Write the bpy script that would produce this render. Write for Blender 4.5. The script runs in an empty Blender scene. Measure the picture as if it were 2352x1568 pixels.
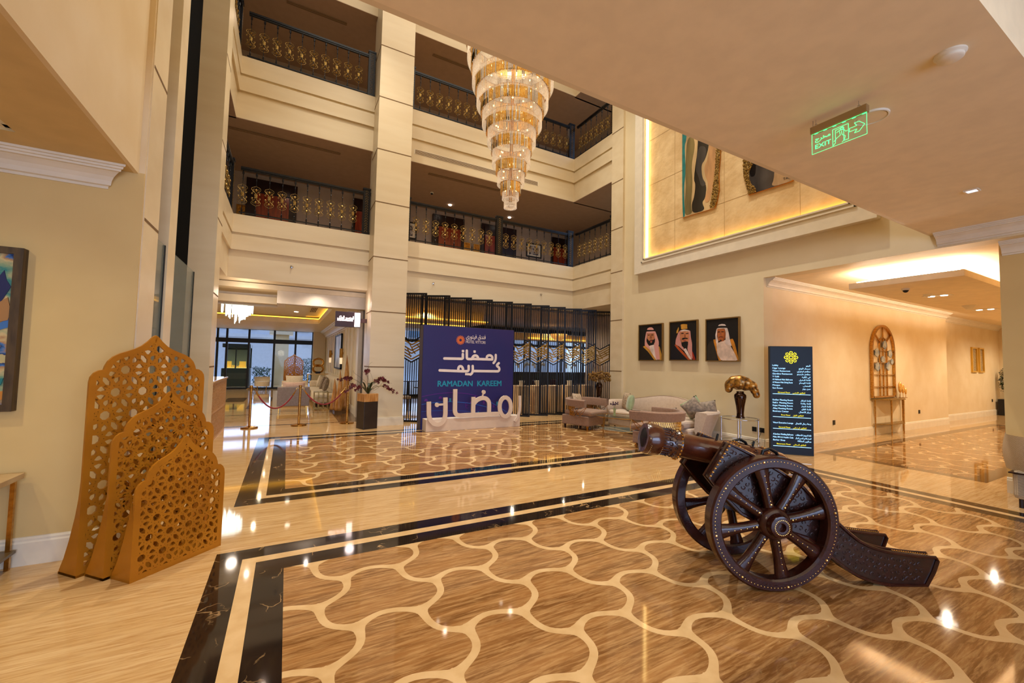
import bpy, math, random
from math import pi, sin, cos, tan, sqrt, atan2, radians
from mathutils import Vector, Matrix, noise
random.seed(7)
SC = bpy.context.scene
COL = SC.collection
# ---------------------------------------------------------------- camera, world, exposure, big lights
cam_d = bpy.data.cameras.new('camera'); cam = bpy.data.objects.new('camera', cam_d); COL.objects.link(cam)
cam_d.sensor_fit = 'HORIZONTAL'; cam_d.sensor_width = 36.0; cam_d.lens = 948.506 / 2352 * 36
cam_d.clip_start = .02; cam_d.clip_end = 200
YAW, PITCH, ROLL = .497126, .0495236, .0215609
_f = Vector((sin(YAW)*cos(PITCH), cos(YAW)*cos(PITCH), sin(PITCH)))
_r = Vector((cos(YAW), -sin(YAW), 0)); _u = _r.cross(_f)
_r2 = _r*cos(ROLL) + _u*sin(ROLL); _u2 = -_r*sin(ROLL) + _u*cos(ROLL)
cam.matrix_world = Matrix(((_r2.x, _u2.x, -_f.x, 0), (_r2.y, _u2.y, -_f.y, 0), (_r2.z, _u2.z, -_f.z, 1.6), (0, 0, 0, 1)))
SC.camera = cam
SC.view_settings.view_transform = 'Standard'; SC.view_settings.look = 'None'
SC.view_settings.gamma = 1; SC.view_settings.use_curve_mapping = False
SC.view_settings.exposure = 0.16
SC.cycles.max_bounces = 7; SC.cycles.diffuse_bounces = 4; SC.cycles.glossy_bounces = 4
SC.cycles.transmission_bounces = 5; SC.cycles.transparent_max_bounces = 14
SC.cycles.caustics_reflective = False; SC.cycles.caustics_refractive = False
SC.cycles.sample_clamp_indirect = 4.0; SC.cycles.use_adaptive_sampling = True; SC.cycles.adaptive_threshold = .03
SC.cycles.use_denoising = True
W = bpy.data.worlds.new('world'); SC.world = W; W.use_nodes = True
_bg = W.node_tree.nodes['Background']; _bg.inputs[0].default_value = (.50, .68, 1, 1); _bg.inputs[1].default_value = 1.6

def light(name, kind, loc, energy, col, size=1, size_y=None, rot=(0, 0, 0), spot=None, blend=.5):
    d = bpy.data.lights.new(name, kind); d.energy = energy; d.color = col
    if kind == 'AREA':
        d.shape = 'RECTANGLE'; d.size = size; d.size_y = size_y or size
    elif kind == 'SPOT':
        d.spot_size = spot or 1.6; d.spot_blend = blend; d.shadow_soft_size = size
    else: d.shadow_soft_size = size
    o = bpy.data.objects.new(name, d); o.location = loc; o.rotation_euler = rot; COL.objects.link(o); return o
WARM = (1, .84, .58); WARM2 = (1, .88, .70); AMB = (1, .60, .16); DAY = (.50, .66, 1)
light('atrium_top_fill', 'AREA', (3.5, 6.3, 12.2), 330, (1, .94, .82), 7.5, 6.5)  # added overhead fill, the atrium roof has no skylight opening
light('entrance_daylight', 'AREA', (1.5, -6.4, 1.9), 330, DAY, 7, 2.8, rot=(radians(90), 0, 0))
light('lobby_fill', 'AREA', (2.2, -2.8, 4.25), 90, WARM, 6, 4)  # added area fill behind the camera, no lamp fittings stand there
light('street_daylight', 'AREA', (-.5, 31, 3.5), 520, DAY, 9, 5, rot=(radians(-80), 0, 0))
light('restaurant_daylight', 'AREA', (11, 24.5, 3.5), 520, DAY, 16, 5, rot=(radians(-80), 0, 0))
def spots(name, pts, e, col, ang=150, r=.035, down=True):
    for p in pts: light(name, 'SPOT', p, e, col, r, rot=(0, 0, 0) if down else (pi, 0, 0), spot=radians(ang), blend=.9)
spots('atrium_spot_fill', [(x, y, 12.1) for x in (1.2, 5.8) for y in (4.6, 8.4)], 1400, (1, .92, .78), 76, .06)  # added spots to brighten the atrium floor and lower walls, no fittings
spots('lobby_downlight', [(6.47, 1.5, 3.54)], 14, WARM2, 120)
light('fill_behind_viewer', 'POINT', (-.6, -1.6, 2.0), 50, (1, .84, .58), .3)  # added point fill to lift the lobby ceiling and left wall
spots('left_lobby_fill', [(-2.9, 2.4, 3.0), (-3.6, .2, 3.0), (-2.4, 3.4, 3.0)], 44, (1, .86, .56), 150)  # added spots to brighten the left lobby, without fittings
spots('lounge_downlight', [(x, y, 2.88) for x in (-3.2, -.6) for y in (13.0, 15.6, 18.6, 21.5)], 70, (1, .84, .56), 160)
spots('lounge_front_downlight', [(.6, 11.2, 3.3), (-.6, 11.2, 3.3)], 26, (1, .84, .74), 150)
light('soffit_fill', 'POINT', (-.9, 11.2, 3.0), 9, (1, .82, .66), .1)  # added point fill to lighten the curved soffit
spots('restaurant_downlight', [(x, y, 3.22) for x in (4, 7, 10.5, 14) for y in (13.2, 15.6)]+[(4.2, 11.9, 3.2), (6.6, 11.9, 3.2), (8.6, 11.9, 3.2)], 95, (1, .84, .62), 160)
spots('corridor_downlight', [(11.0, 3.05, 3.0), (14.2, 3.15, 3.0), (17.4, 3.15, 3.0), (20.6, 3.2, 3.2), (23, 3.2, 3.2)], 200, (1, .84, .62), 160)
spots('gallery_downlight', [(x, 12.7, z) for z in (6.9, 10.5) for x in (-.2, 2.4, 4.72, 7.05, 9.2)], 12, (1, .72, .54), 165)
# ---------------------------------------------------------------- mesh helper
class MB:
    def __init__(s): s.v = []; s.f = []; s.m = []; s.M = None
    def add(s, vs, fs, m=0):
        b = len(s.v)
        if s.M is None: s.v += [tuple(p) for p in vs]
        else: s.v += [tuple(s.M @ Vector(p)) for p in vs]
        s.f += [tuple(b+i for i in q) for q in fs]; s.m += [m]*len(fs)
    def box(s, x0, x1, y0, y1, z0, z1, m=0):
        s.add([(x0,y0,z0),(x1,y0,z0),(x1,y1,z0),(x0,y1,z0),(x0,y0,z1),(x1,y0,z1),(x1,y1,z1),(x0,y1,z1)],
              [(0,3,2,1),(4,5,6,7),(0,1,5,4),(1,2,6,5),(2,3,7,6),(3,0,4,7)], m)
    def bar(s, a, b, w, h, m=0, up=(0,0,1)):
        a = Vector(a); b = Vector(b); d = (b-a).normalized(); u = Vector(up)
        if abs(d.dot(u)) > .99: u = Vector((1,0,0))
        r = d.cross(u).normalized()*w/2; t = r.cross(d).normalized()*h/2
        s.add([a-r-t,a+r-t,a+r+t,a-r+t,b-r-t,b+r-t,b+r+t,b-r+t],
              [(3,2,1,0),(4,5,6,7),(0,1,5,4),(1,2,6,5),(2,3,7,6),(3,0,4,7)], m)
    def tube(s, pts, r, n=8, m=0, closed=False):
        P = [Vector(p) for p in pts]; N = len(P)
        R = r if isinstance(r, (list, tuple)) else [r]*N
        vs = []; up = None
        for i in range(N):
            if closed: d = P[(i+1) % N]-P[i-1]
            else: d = P[min(i+1, N-1)]-P[max(i-1, 0)]
            if d.length < 1e-9: d = Vector((0,0,1))
            d.normalize()
            if up is None:
                up = Vector((0,0,1)) if abs(d.z) < .9 else Vector((1,0,0))
            x = up-d*up.dot(d)
            if x.length < 1e-6: x = Vector((0,1,0))
            x.normalize(); up = x; y = d.cross(x)
            for k in range(n):
                a = 2*pi*k/n; vs.append(P[i]+(x*cos(a)+y*sin(a))*R[i])
        fs = []
        for i in range(N if closed else N-1):
            j = (i+1) % N
            for k in range(n):
                l = (k+1) % n; fs.append((i*n+k, i*n+l, j*n+l, j*n+k))
        if not closed: fs += [tuple(range(n-1, -1, -1)), tuple((N-1)*n+k for k in range(n))]
        s.add(vs, fs, m)
    def lathe(s, prof, n=24, m=0, c=(0,0,0), rad=None, a0=0, a1=2*pi):
        full = abs(a1-a0-2*pi) < 1e-6; K = n if full else n+1; vs = []
        for (r, z) in prof:
            for k in range(K):
                a = a0+(a1-a0)*k/n; q = r*(rad(a, z) if rad else 1)
                vs.append((c[0]+q*cos(a), c[1]+q*sin(a), c[2]+z))
        fs = []
        for i in range(len(prof)-1):
            for k in range(n):
                l = (k+1) % K if full else k+1
                fs.append((i*K+k, i*K+l, (i+1)*K+l, (i+1)*K+k))
        if full:
            if prof[0][0] > 1e-6: fs.append(tuple(range(K-1, -1, -1)))
            if prof[-1][0] > 1e-6: fs.append(tuple((len(prof)-1)*K+k for k in range(K)))
        s.add(vs, fs, m)
    def cyl(s, a, b, r0, r1=None, n=16, m=0): s.tube([a, b], [r0, r0 if r1 is None else r1], n, m)
    def prism(s, poly, fa, fb, m=0):
        n = len(poly); vs = [fa(*p) for p in poly]+[fb(*p) for p in poly]
        fs = [tuple(range(n)), tuple(range(2*n-1, n-1, -1))]+[(i, i+n, (i+1) % n+n, (i+1) % n) for i in range(n)]
        s.add(vs, fs, m)
    def poly(s, pts, m=0): s.add(pts, [tuple(range(len(pts)))], m)
    def sph(s, c, r, n=12, k=8, m=0, sc=(1,1,1), f=None):
        vs = []; fs = []
        for i in range(k+1):
            t = pi*i/k
            for j in range(n):
                a = 2*pi*j/n; p = Vector((sin(t)*cos(a)*sc[0], sin(t)*sin(a)*sc[1], cos(t)*sc[2]))
                q = r*(f(p) if f else 1); vs.append((c[0]+p.x*q, c[1]+p.y*q, c[2]+p.z*q))
        for i in range(k):
            for j in range(n):
                l = (j+1) % n; fs.append((i*n+j, (i+1)*n+j, (i+1)*n+l, i*n+l))
        s.add(vs, fs, m)
    def grid(s, fn, nu, nv, m=0, closed_u=False):
        vs = [fn(i/nu, j/nv) for j in range(nv+1) for i in range(nu+(0 if closed_u else 1))]
        K = nu if closed_u else nu+1; fs = []
        for j in range(nv):
            for i in range(nu):
                l = (i+1) % K if closed_u else i+1
                fs.append((j*K+i, j*K+l, (j+1)*K+l, (j+1)*K+i))
        s.add(vs, fs, m)
    def build(s, name, mats, parent=None, smooth=False, bevel=0, weld=False, loc=None):
        me = bpy.data.meshes.new(name); me.from_pydata(s.v, [], s.f)
        if not isinstance(mats, (list, tuple)): mats = [mats]
        for x in mats: me.materials.append(x)
        if len(mats) > 1: me.polygons.foreach_set('material_index', s.m)
        if smooth: me.polygons.foreach_set('use_smooth', [True]*len(me.polygons))
        me.update(); o = bpy.data.objects.new(name, me); COL.objects.link(o)
        if parent: o.parent = parent
        if loc: o.location = loc
        if smooth and smooth != 'all':
            md = o.modifiers.new('es', 'EDGE_SPLIT'); md.split_angle = radians(42)
        if bevel:
            md = o.modifiers.new('bv', 'BEVEL'); md.width = bevel; md.segments = 2; md.limit_method = 'ANGLE'; md.angle_limit = radians(50)
        return o

def tag(o, label=None, cat=None, group=None, kind=None):
    if label: o['label'] = label
    if cat: o['category'] = cat
    if group: o['group'] = group
    if kind: o['kind'] = kind
    return o
def thing(name, label, cat, loc=(0,0,0), rz=0, group=None):
    o = bpy.data.objects.new(name, None); COL.objects.link(o); o.location = loc; o.rotation_euler = (0,0,rz)
    o.empty_display_size = .1
    return tag(o, label, cat, group)
def struct(name, mb, m, **k): return tag(mb.build(name, m, **k), kind='structure')
def kids(o): return [c for c in ALLKIDS.get(o.name, [])]
def copy_tree(o, parent=None):
    c = o.copy(); COL.objects.link(c)
    if parent: c.parent = parent
    for ch in list(o.children): copy_tree(ch, c)
    return c
def dup(o, loc, rz=None, label=None, group=None, sc=None):
    c = copy_tree(o); c.location = loc
    if rz is not None: c.rotation_euler = (0,0,rz)
    if label: c['label'] = label
    if group: c['group'] = group
    if sc: c.scale = (sc, sc, sc)
    return c
# text as mesh
AR = {'ا':'FE8D FE8E','أ':'FE83 FE84','ة':'FE93 FE94','ب':'FE8F FE90 FE91 FE92','ت':'FE95 FE96 FE97 FE98','ج':'FE9D FE9E FE9F FEA0','ح':'FEA1 FEA2 FEA3 FEA4','خ':'FEA5 FEA6 FEA7 FEA8',
'د':'FEA9 FEAA','ر':'FEAD FEAE','ز':'FEAF FEB0','س':'FEB1 FEB2 FEB3 FEB4','ص':'FEB9 FEBA FEBB FEBC','ض':'FEBD FEBE FEBF FEC0','ط':'FEC1 FEC2 FEC3 FEC4','ع':'FEC9 FECA FECB FECC','ف':'FED1 FED2 FED3 FED4',
'ق':'FED5 FED6 FED7 FED8','ك':'FED9 FEDA FEDB FEDC','ل':'FEDD FEDE FEDF FEE0','م':'FEE1 FEE2 FEE3 FEE4','ن':'FEE5 FEE6 FEE7 FEE8','ه':'FEE9 FEEA FEEB FEEC','و':'FEED FEEE','ي':'FEF1 FEF2 FEF3 FEF4','ى':'FEEF FEF0','ش':'FEB5 FEB6 FEB7 FEB8'}
AR = {k: [chr(int(x, 16)) for x in v.split()] for k, v in AR.items()}
def arab(s):
    out = ''
    for i, c in enumerate(s):
        if c not in AR: out += c; continue
        p = i > 0 and s[i-1] in AR and len(AR[s[i-1]]) == 4
        n = len(AR[c]) == 4 and i+1 < len(s) and s[i+1] in AR
        out += AR[c][(3 if n else 1) if p else (2 if n else 0)]
    return out[::-1]
def text(mb, body, size, M, align='LEFT', ext=.001, off=0, m=0, width=None, sy=1, maxw=None):
    cu = bpy.data.curves.new('t', 'FONT'); cu.body = body; cu.size = size; cu.extrude = ext; cu.offset = off; cu.resolution_u = 3
    o = bpy.data.objects.new('t', cu); COL.objects.link(o)
    bpy.context.view_layer.update()
    me = o.to_mesh(); vs = [v.co.copy() for v in me.vertices]; fs = [tuple(p.vertices) for p in me.polygons]
    if vs:
        x0 = min(v.x for v in vs); x1 = max(v.x for v in vs)
        k = (width/(x1-x0)) if width else 1
        if maxw and x1-x0 > maxw: k = maxw/(x1-x0)
        sh = {'LEFT': x0, 'RIGHT': x1, 'CENTER': (x0+x1)/2}[align]
        vs = [M @ Vector(((v.x-sh)*k, v.y*sy, v.z)) for v in vs]
    o.to_mesh_clear(); bpy.data.objects.remove(o); bpy.data.curves.remove(cu)
    mb.add(vs, fs, m)

# ---------------------------------------------------------------- materials
def srgb(c):
    if max(c) > 1: c = [x/255 for x in c]
    return tuple((x/12.92 if x <= .04045 else ((x+.055)/1.055)**2.4) for x in c)+(1,)
def mat(name, col, rough=.5, metal=0, col2=None, scale=6, stretch=(1,1,1), bump=0, emit=0, ecol=None, alpha=1, trans=0, coat=0, detail=3, rot=0, lo=.35, hi=.65, ior=1.45, sheen=0, bscale=None, spec=None):
    m = bpy.data.materials.new(name); m.use_nodes = True; nt = m.node_tree; N = nt.nodes; L = nt.links
    b = N['Principled BSDF']; b.inputs['Roughness'].default_value = rough; b.inputs['Metallic'].default_value = metal
    b.inputs['IOR'].default_value = ior; b.inputs['Transmission Weight'].default_value = trans; b.inputs['Alpha'].default_value = alpha
    b.inputs['Coat Weight'].default_value = coat; b.inputs['Coat Roughness'].default_value = .08
    if spec is not None: b.inputs['Specular IOR Level'].default_value = spec
    if sheen: b.inputs['Sheen Weight'].default_value = sheen
    c1 = srgb(col); c2 = srgb(col2) if col2 else tuple(min(1, x*.93) for x in c1[:3])+(1,)
    tc = N.new('ShaderNodeTexCoord'); mp = N.new('ShaderNodeMapping'); L.new(tc.outputs['Object'], mp.inputs[0])
    mp.inputs['Scale'].default_value = stretch; mp.inputs['Rotation'].default_value = (0, 0, rot)
    nz = N.new('ShaderNodeTexNoise'); nz.inputs['Scale'].default_value = scale; nz.inputs['Detail'].default_value = detail
    L.new(mp.outputs[0], nz.inputs['Vector'])
    cr = N.new('ShaderNodeValToRGB'); cr.color_ramp.elements[0].position = lo; cr.color_ramp.elements[1].position = hi
    cr.color_ramp.elements[0].color = c2; cr.color_ramp.elements[1].color = c1
    L.new(nz.outputs['Fac'], cr.inputs[0]); L.new(cr.outputs[0], b.inputs['Base Color'])
    if bump:
        bp = N.new('ShaderNodeBump'); bp.inputs['Strength'].default_value = bump; bp.inputs['Distance'].default_value = .01
        if bscale:
            n2 = N.new('ShaderNodeTexNoise'); n2.inputs['Scale'].default_value = bscale; L.new(mp.outputs[0], n2.inputs['Vector']); L.new(n2.outputs['Fac'], bp.inputs['Height'])
        else: L.new(nz.outputs['Fac'], bp.inputs['Height'])
        L.new(bp.outputs[0], b.inputs['Normal'])
    if emit:
        b.inputs['Emission Color'].default_value = srgb(ecol or col); b.inputs['Emission Strength'].default_value = emit
    return m
def veins(m, scale, thr, col, dist=2.0, stretch=None):
    """thin pale veins over a marble"""
    nt = m.node_tree; N = nt.nodes; L = nt.links; b = N['Principled BSDF']
    src = b.inputs['Base Color'].links[0].from_socket
    tc = N.new('ShaderNodeTexCoord'); mp = N.new('ShaderNodeMapping'); L.new(tc.outputs['Object'], mp.inputs[0])
    if stretch: mp.inputs['Scale'].default_value = stretch
    nz = N.new('ShaderNodeTexNoise'); nz.inputs['Scale'].default_value = scale*.6; nz.inputs['Detail'].default_value = 5; L.new(mp.outputs[0], nz.inputs['Vector'])
    mx = N.new('ShaderNodeVectorMath'); mx.operation = 'MULTIPLY_ADD'; L.new(nz.outputs['Color'], mx.inputs[0]); mx.inputs[1].default_value = (dist,)*3; L.new(mp.outputs[0], mx.inputs[2])
    vo = N.new('ShaderNodeTexVoronoi'); vo.feature = 'DISTANCE_TO_EDGE'; vo.inputs['Scale'].default_value = scale; L.new(mx.outputs[0], vo.inputs['Vector'])
    r = N.new('ShaderNodeMapRange'); r.inputs[1].default_value = 0; r.inputs[2].default_value = thr; r.inputs[3].default_value = 1; r.inputs[4].default_value = 0; L.new(vo.outputs['Distance'], r.inputs[0])
    n3 = N.new('ShaderNodeTexNoise'); n3.inputs['Scale'].default_value = 3; L.new(mp.outputs[0], n3.inputs['Vector'])
    r3 = N.new('ShaderNodeMapRange'); r3.inputs[1].default_value = .5; r3.inputs[2].default_value = .65; L.new(n3.outputs['Fac'], r3.inputs[0])
    mu = N.new('ShaderNodeMath'); mu.operation = 'MULTIPLY'; L.new(r.outputs[0], mu.inputs[0]); L.new(r3.outputs[0], mu.inputs[1])
    mi = N.new('ShaderNodeMix'); mi.data_type = 'RGBA'; L.new(mu.outputs[0], mi.inputs['Factor']); L.new(src, mi.inputs[6]); mi.inputs[7].default_value = srgb(col)
    L.new(mi.outputs[2], b.inputs['Base Color'])
    return m
def trav(name, c1, c2, c3, rot=0, st=(.35, 5, 1), rough=.05):
    """travertine: long soft bands with fine pores"""
    m = mat(name, c1, rough, 0, c2, 2.2, st, rot=rot, detail=6, lo=.38, hi=.62, spec=.5)
    nt = m.node_tree; N = nt.nodes; L = nt.links; b = N['Principled BSDF']; src = b.inputs['Base Color'].links[0].from_socket
    mp = [n for n in N if n.type == 'MAPPING'][0]
    n2 = N.new('ShaderNodeTexNoise'); n2.inputs['Scale'].default_value = 9; n2.inputs['Detail'].default_value = 12; n2.inputs['Roughness'].default_value = .68; n2.inputs['Distortion'].default_value = .4; L.new(mp.outputs[0], n2.inputs['Vector'])
    r = N.new('ShaderNodeMapRange'); r.inputs[1].default_value = .44; r.inputs[2].default_value = .66; L.new(n2.outputs['Fac'], r.inputs[0])
    mi = N.new('ShaderNodeMix'); mi.data_type = 'RGBA'; L.new(r.outputs[0], mi.inputs['Factor']); L.new(src, mi.inputs[6]); mi.inputs[7].default_value = srgb(c3)
    L.new(mi.outputs[2], b.inputs['Base Color'])
    return m
M = {}
M['cream'] = mat('cream_plaster', (228, 210, 176), .55, col2=(222, 201, 162), scale=2)
M['panel'] = mat('cream_stone_panel', (226, 210, 178), .36, col2=(220, 202, 168), scale=1.6, stretch=(.4, 2, 3))
M['wallp'] = mat('pale_wall_paint', (226, 210, 174), .6, col2=(222, 205, 168), scale=2)
M['white'] = mat('white_trim_paint', (232, 222, 202), .45)
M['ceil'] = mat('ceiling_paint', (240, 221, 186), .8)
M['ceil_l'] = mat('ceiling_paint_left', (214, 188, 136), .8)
M['gal'] = mat('gallery_shade_tone', (168, 138, 114), .8)  # taupe darkened to carry the shade on the gallery ceilings
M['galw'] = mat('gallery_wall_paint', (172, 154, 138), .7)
M['groove'] = mat('panel_joint', (120, 92, 58), .8)
M['black'] = mat('black_metal', (14, 14, 18), .35, .3)
M['blk'] = mat('matt_black', (9, 9, 11), .5)
M['void'] = mat('deep_black_cladding', (5, 5, 6), .9, spec=.05)
M['wally'] = mat('warm_wall_paint', (218, 190, 130), .6, col2=(213, 184, 124), scale=2)
M['iron'] = mat('black_iron', (10, 11, 17), .35, .2)
M['brass'] = mat('brushed_brass', (205, 158, 82), .22, 1, (170, 122, 56), 30)
M['abrass'] = mat('antique_brass', (184, 150, 82), .40, .8, (108, 84, 42), 60)
M['gold'] = mat('gold_lacquer', (186, 122, 24), .42, .25, (168, 106, 18), 3, coat=.2)
M['chrome'] = mat('chrome', (200, 200, 205), .08, 1)
M['glass'] = mat('clear_glass', (90, 120, 112), .02, 0, alpha=.12, spec=.8)
M['gglass'] = mat('smoked_glass', (150, 165, 160), .03, 0, alpha=.30, spec=.9)
M['wood'] = mat('mahogany', (148, 52, 24), .25, 0, (110, 34, 16), 4, (6, 6, .6), coat=.4)
M['dwood'] = mat('dark_wood', (40, 14, 12), .3, 0, (26, 9, 8), 4, (6, 6, .6))
M['led'] = mat('led_warm', (255, 226, 160), .5, emit=7, ecol=(255, 214, 130))
M['ledw'] = mat('led_white', (255, 238, 214), .5, emit=7, ecol=(255, 222, 184))
M['ledy'] = mat('led_yellow', (255, 206, 60), .5, emit=2.2, ecol=(255, 196, 70))
M['lamp'] = mat('lamp_glow', (255, 250, 240), .5, emit=9, ecol=(255, 244, 225))
M['marble_d'] = veins(mat('dark_emperador', (44, 32, 24), .06, 0, (24, 18, 15), 2.5, detail=8), 2.6, .018, (176, 140, 96), 1.2)
M['trav'] = trav('cream_travertine', (206, 172, 124), (196, 159, 108), (172, 130, 80), rot=-.04)
M['travb'] = trav('brown_travertine', (152, 106, 60), (120, 80, 42), (184, 142, 92), rot=-.10, st=(.45, 5.0, 1))
M['band'] = mat('cream_inlay', (214, 180, 132), .06, 0, (202, 166, 116), 7, detail=5)

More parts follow.
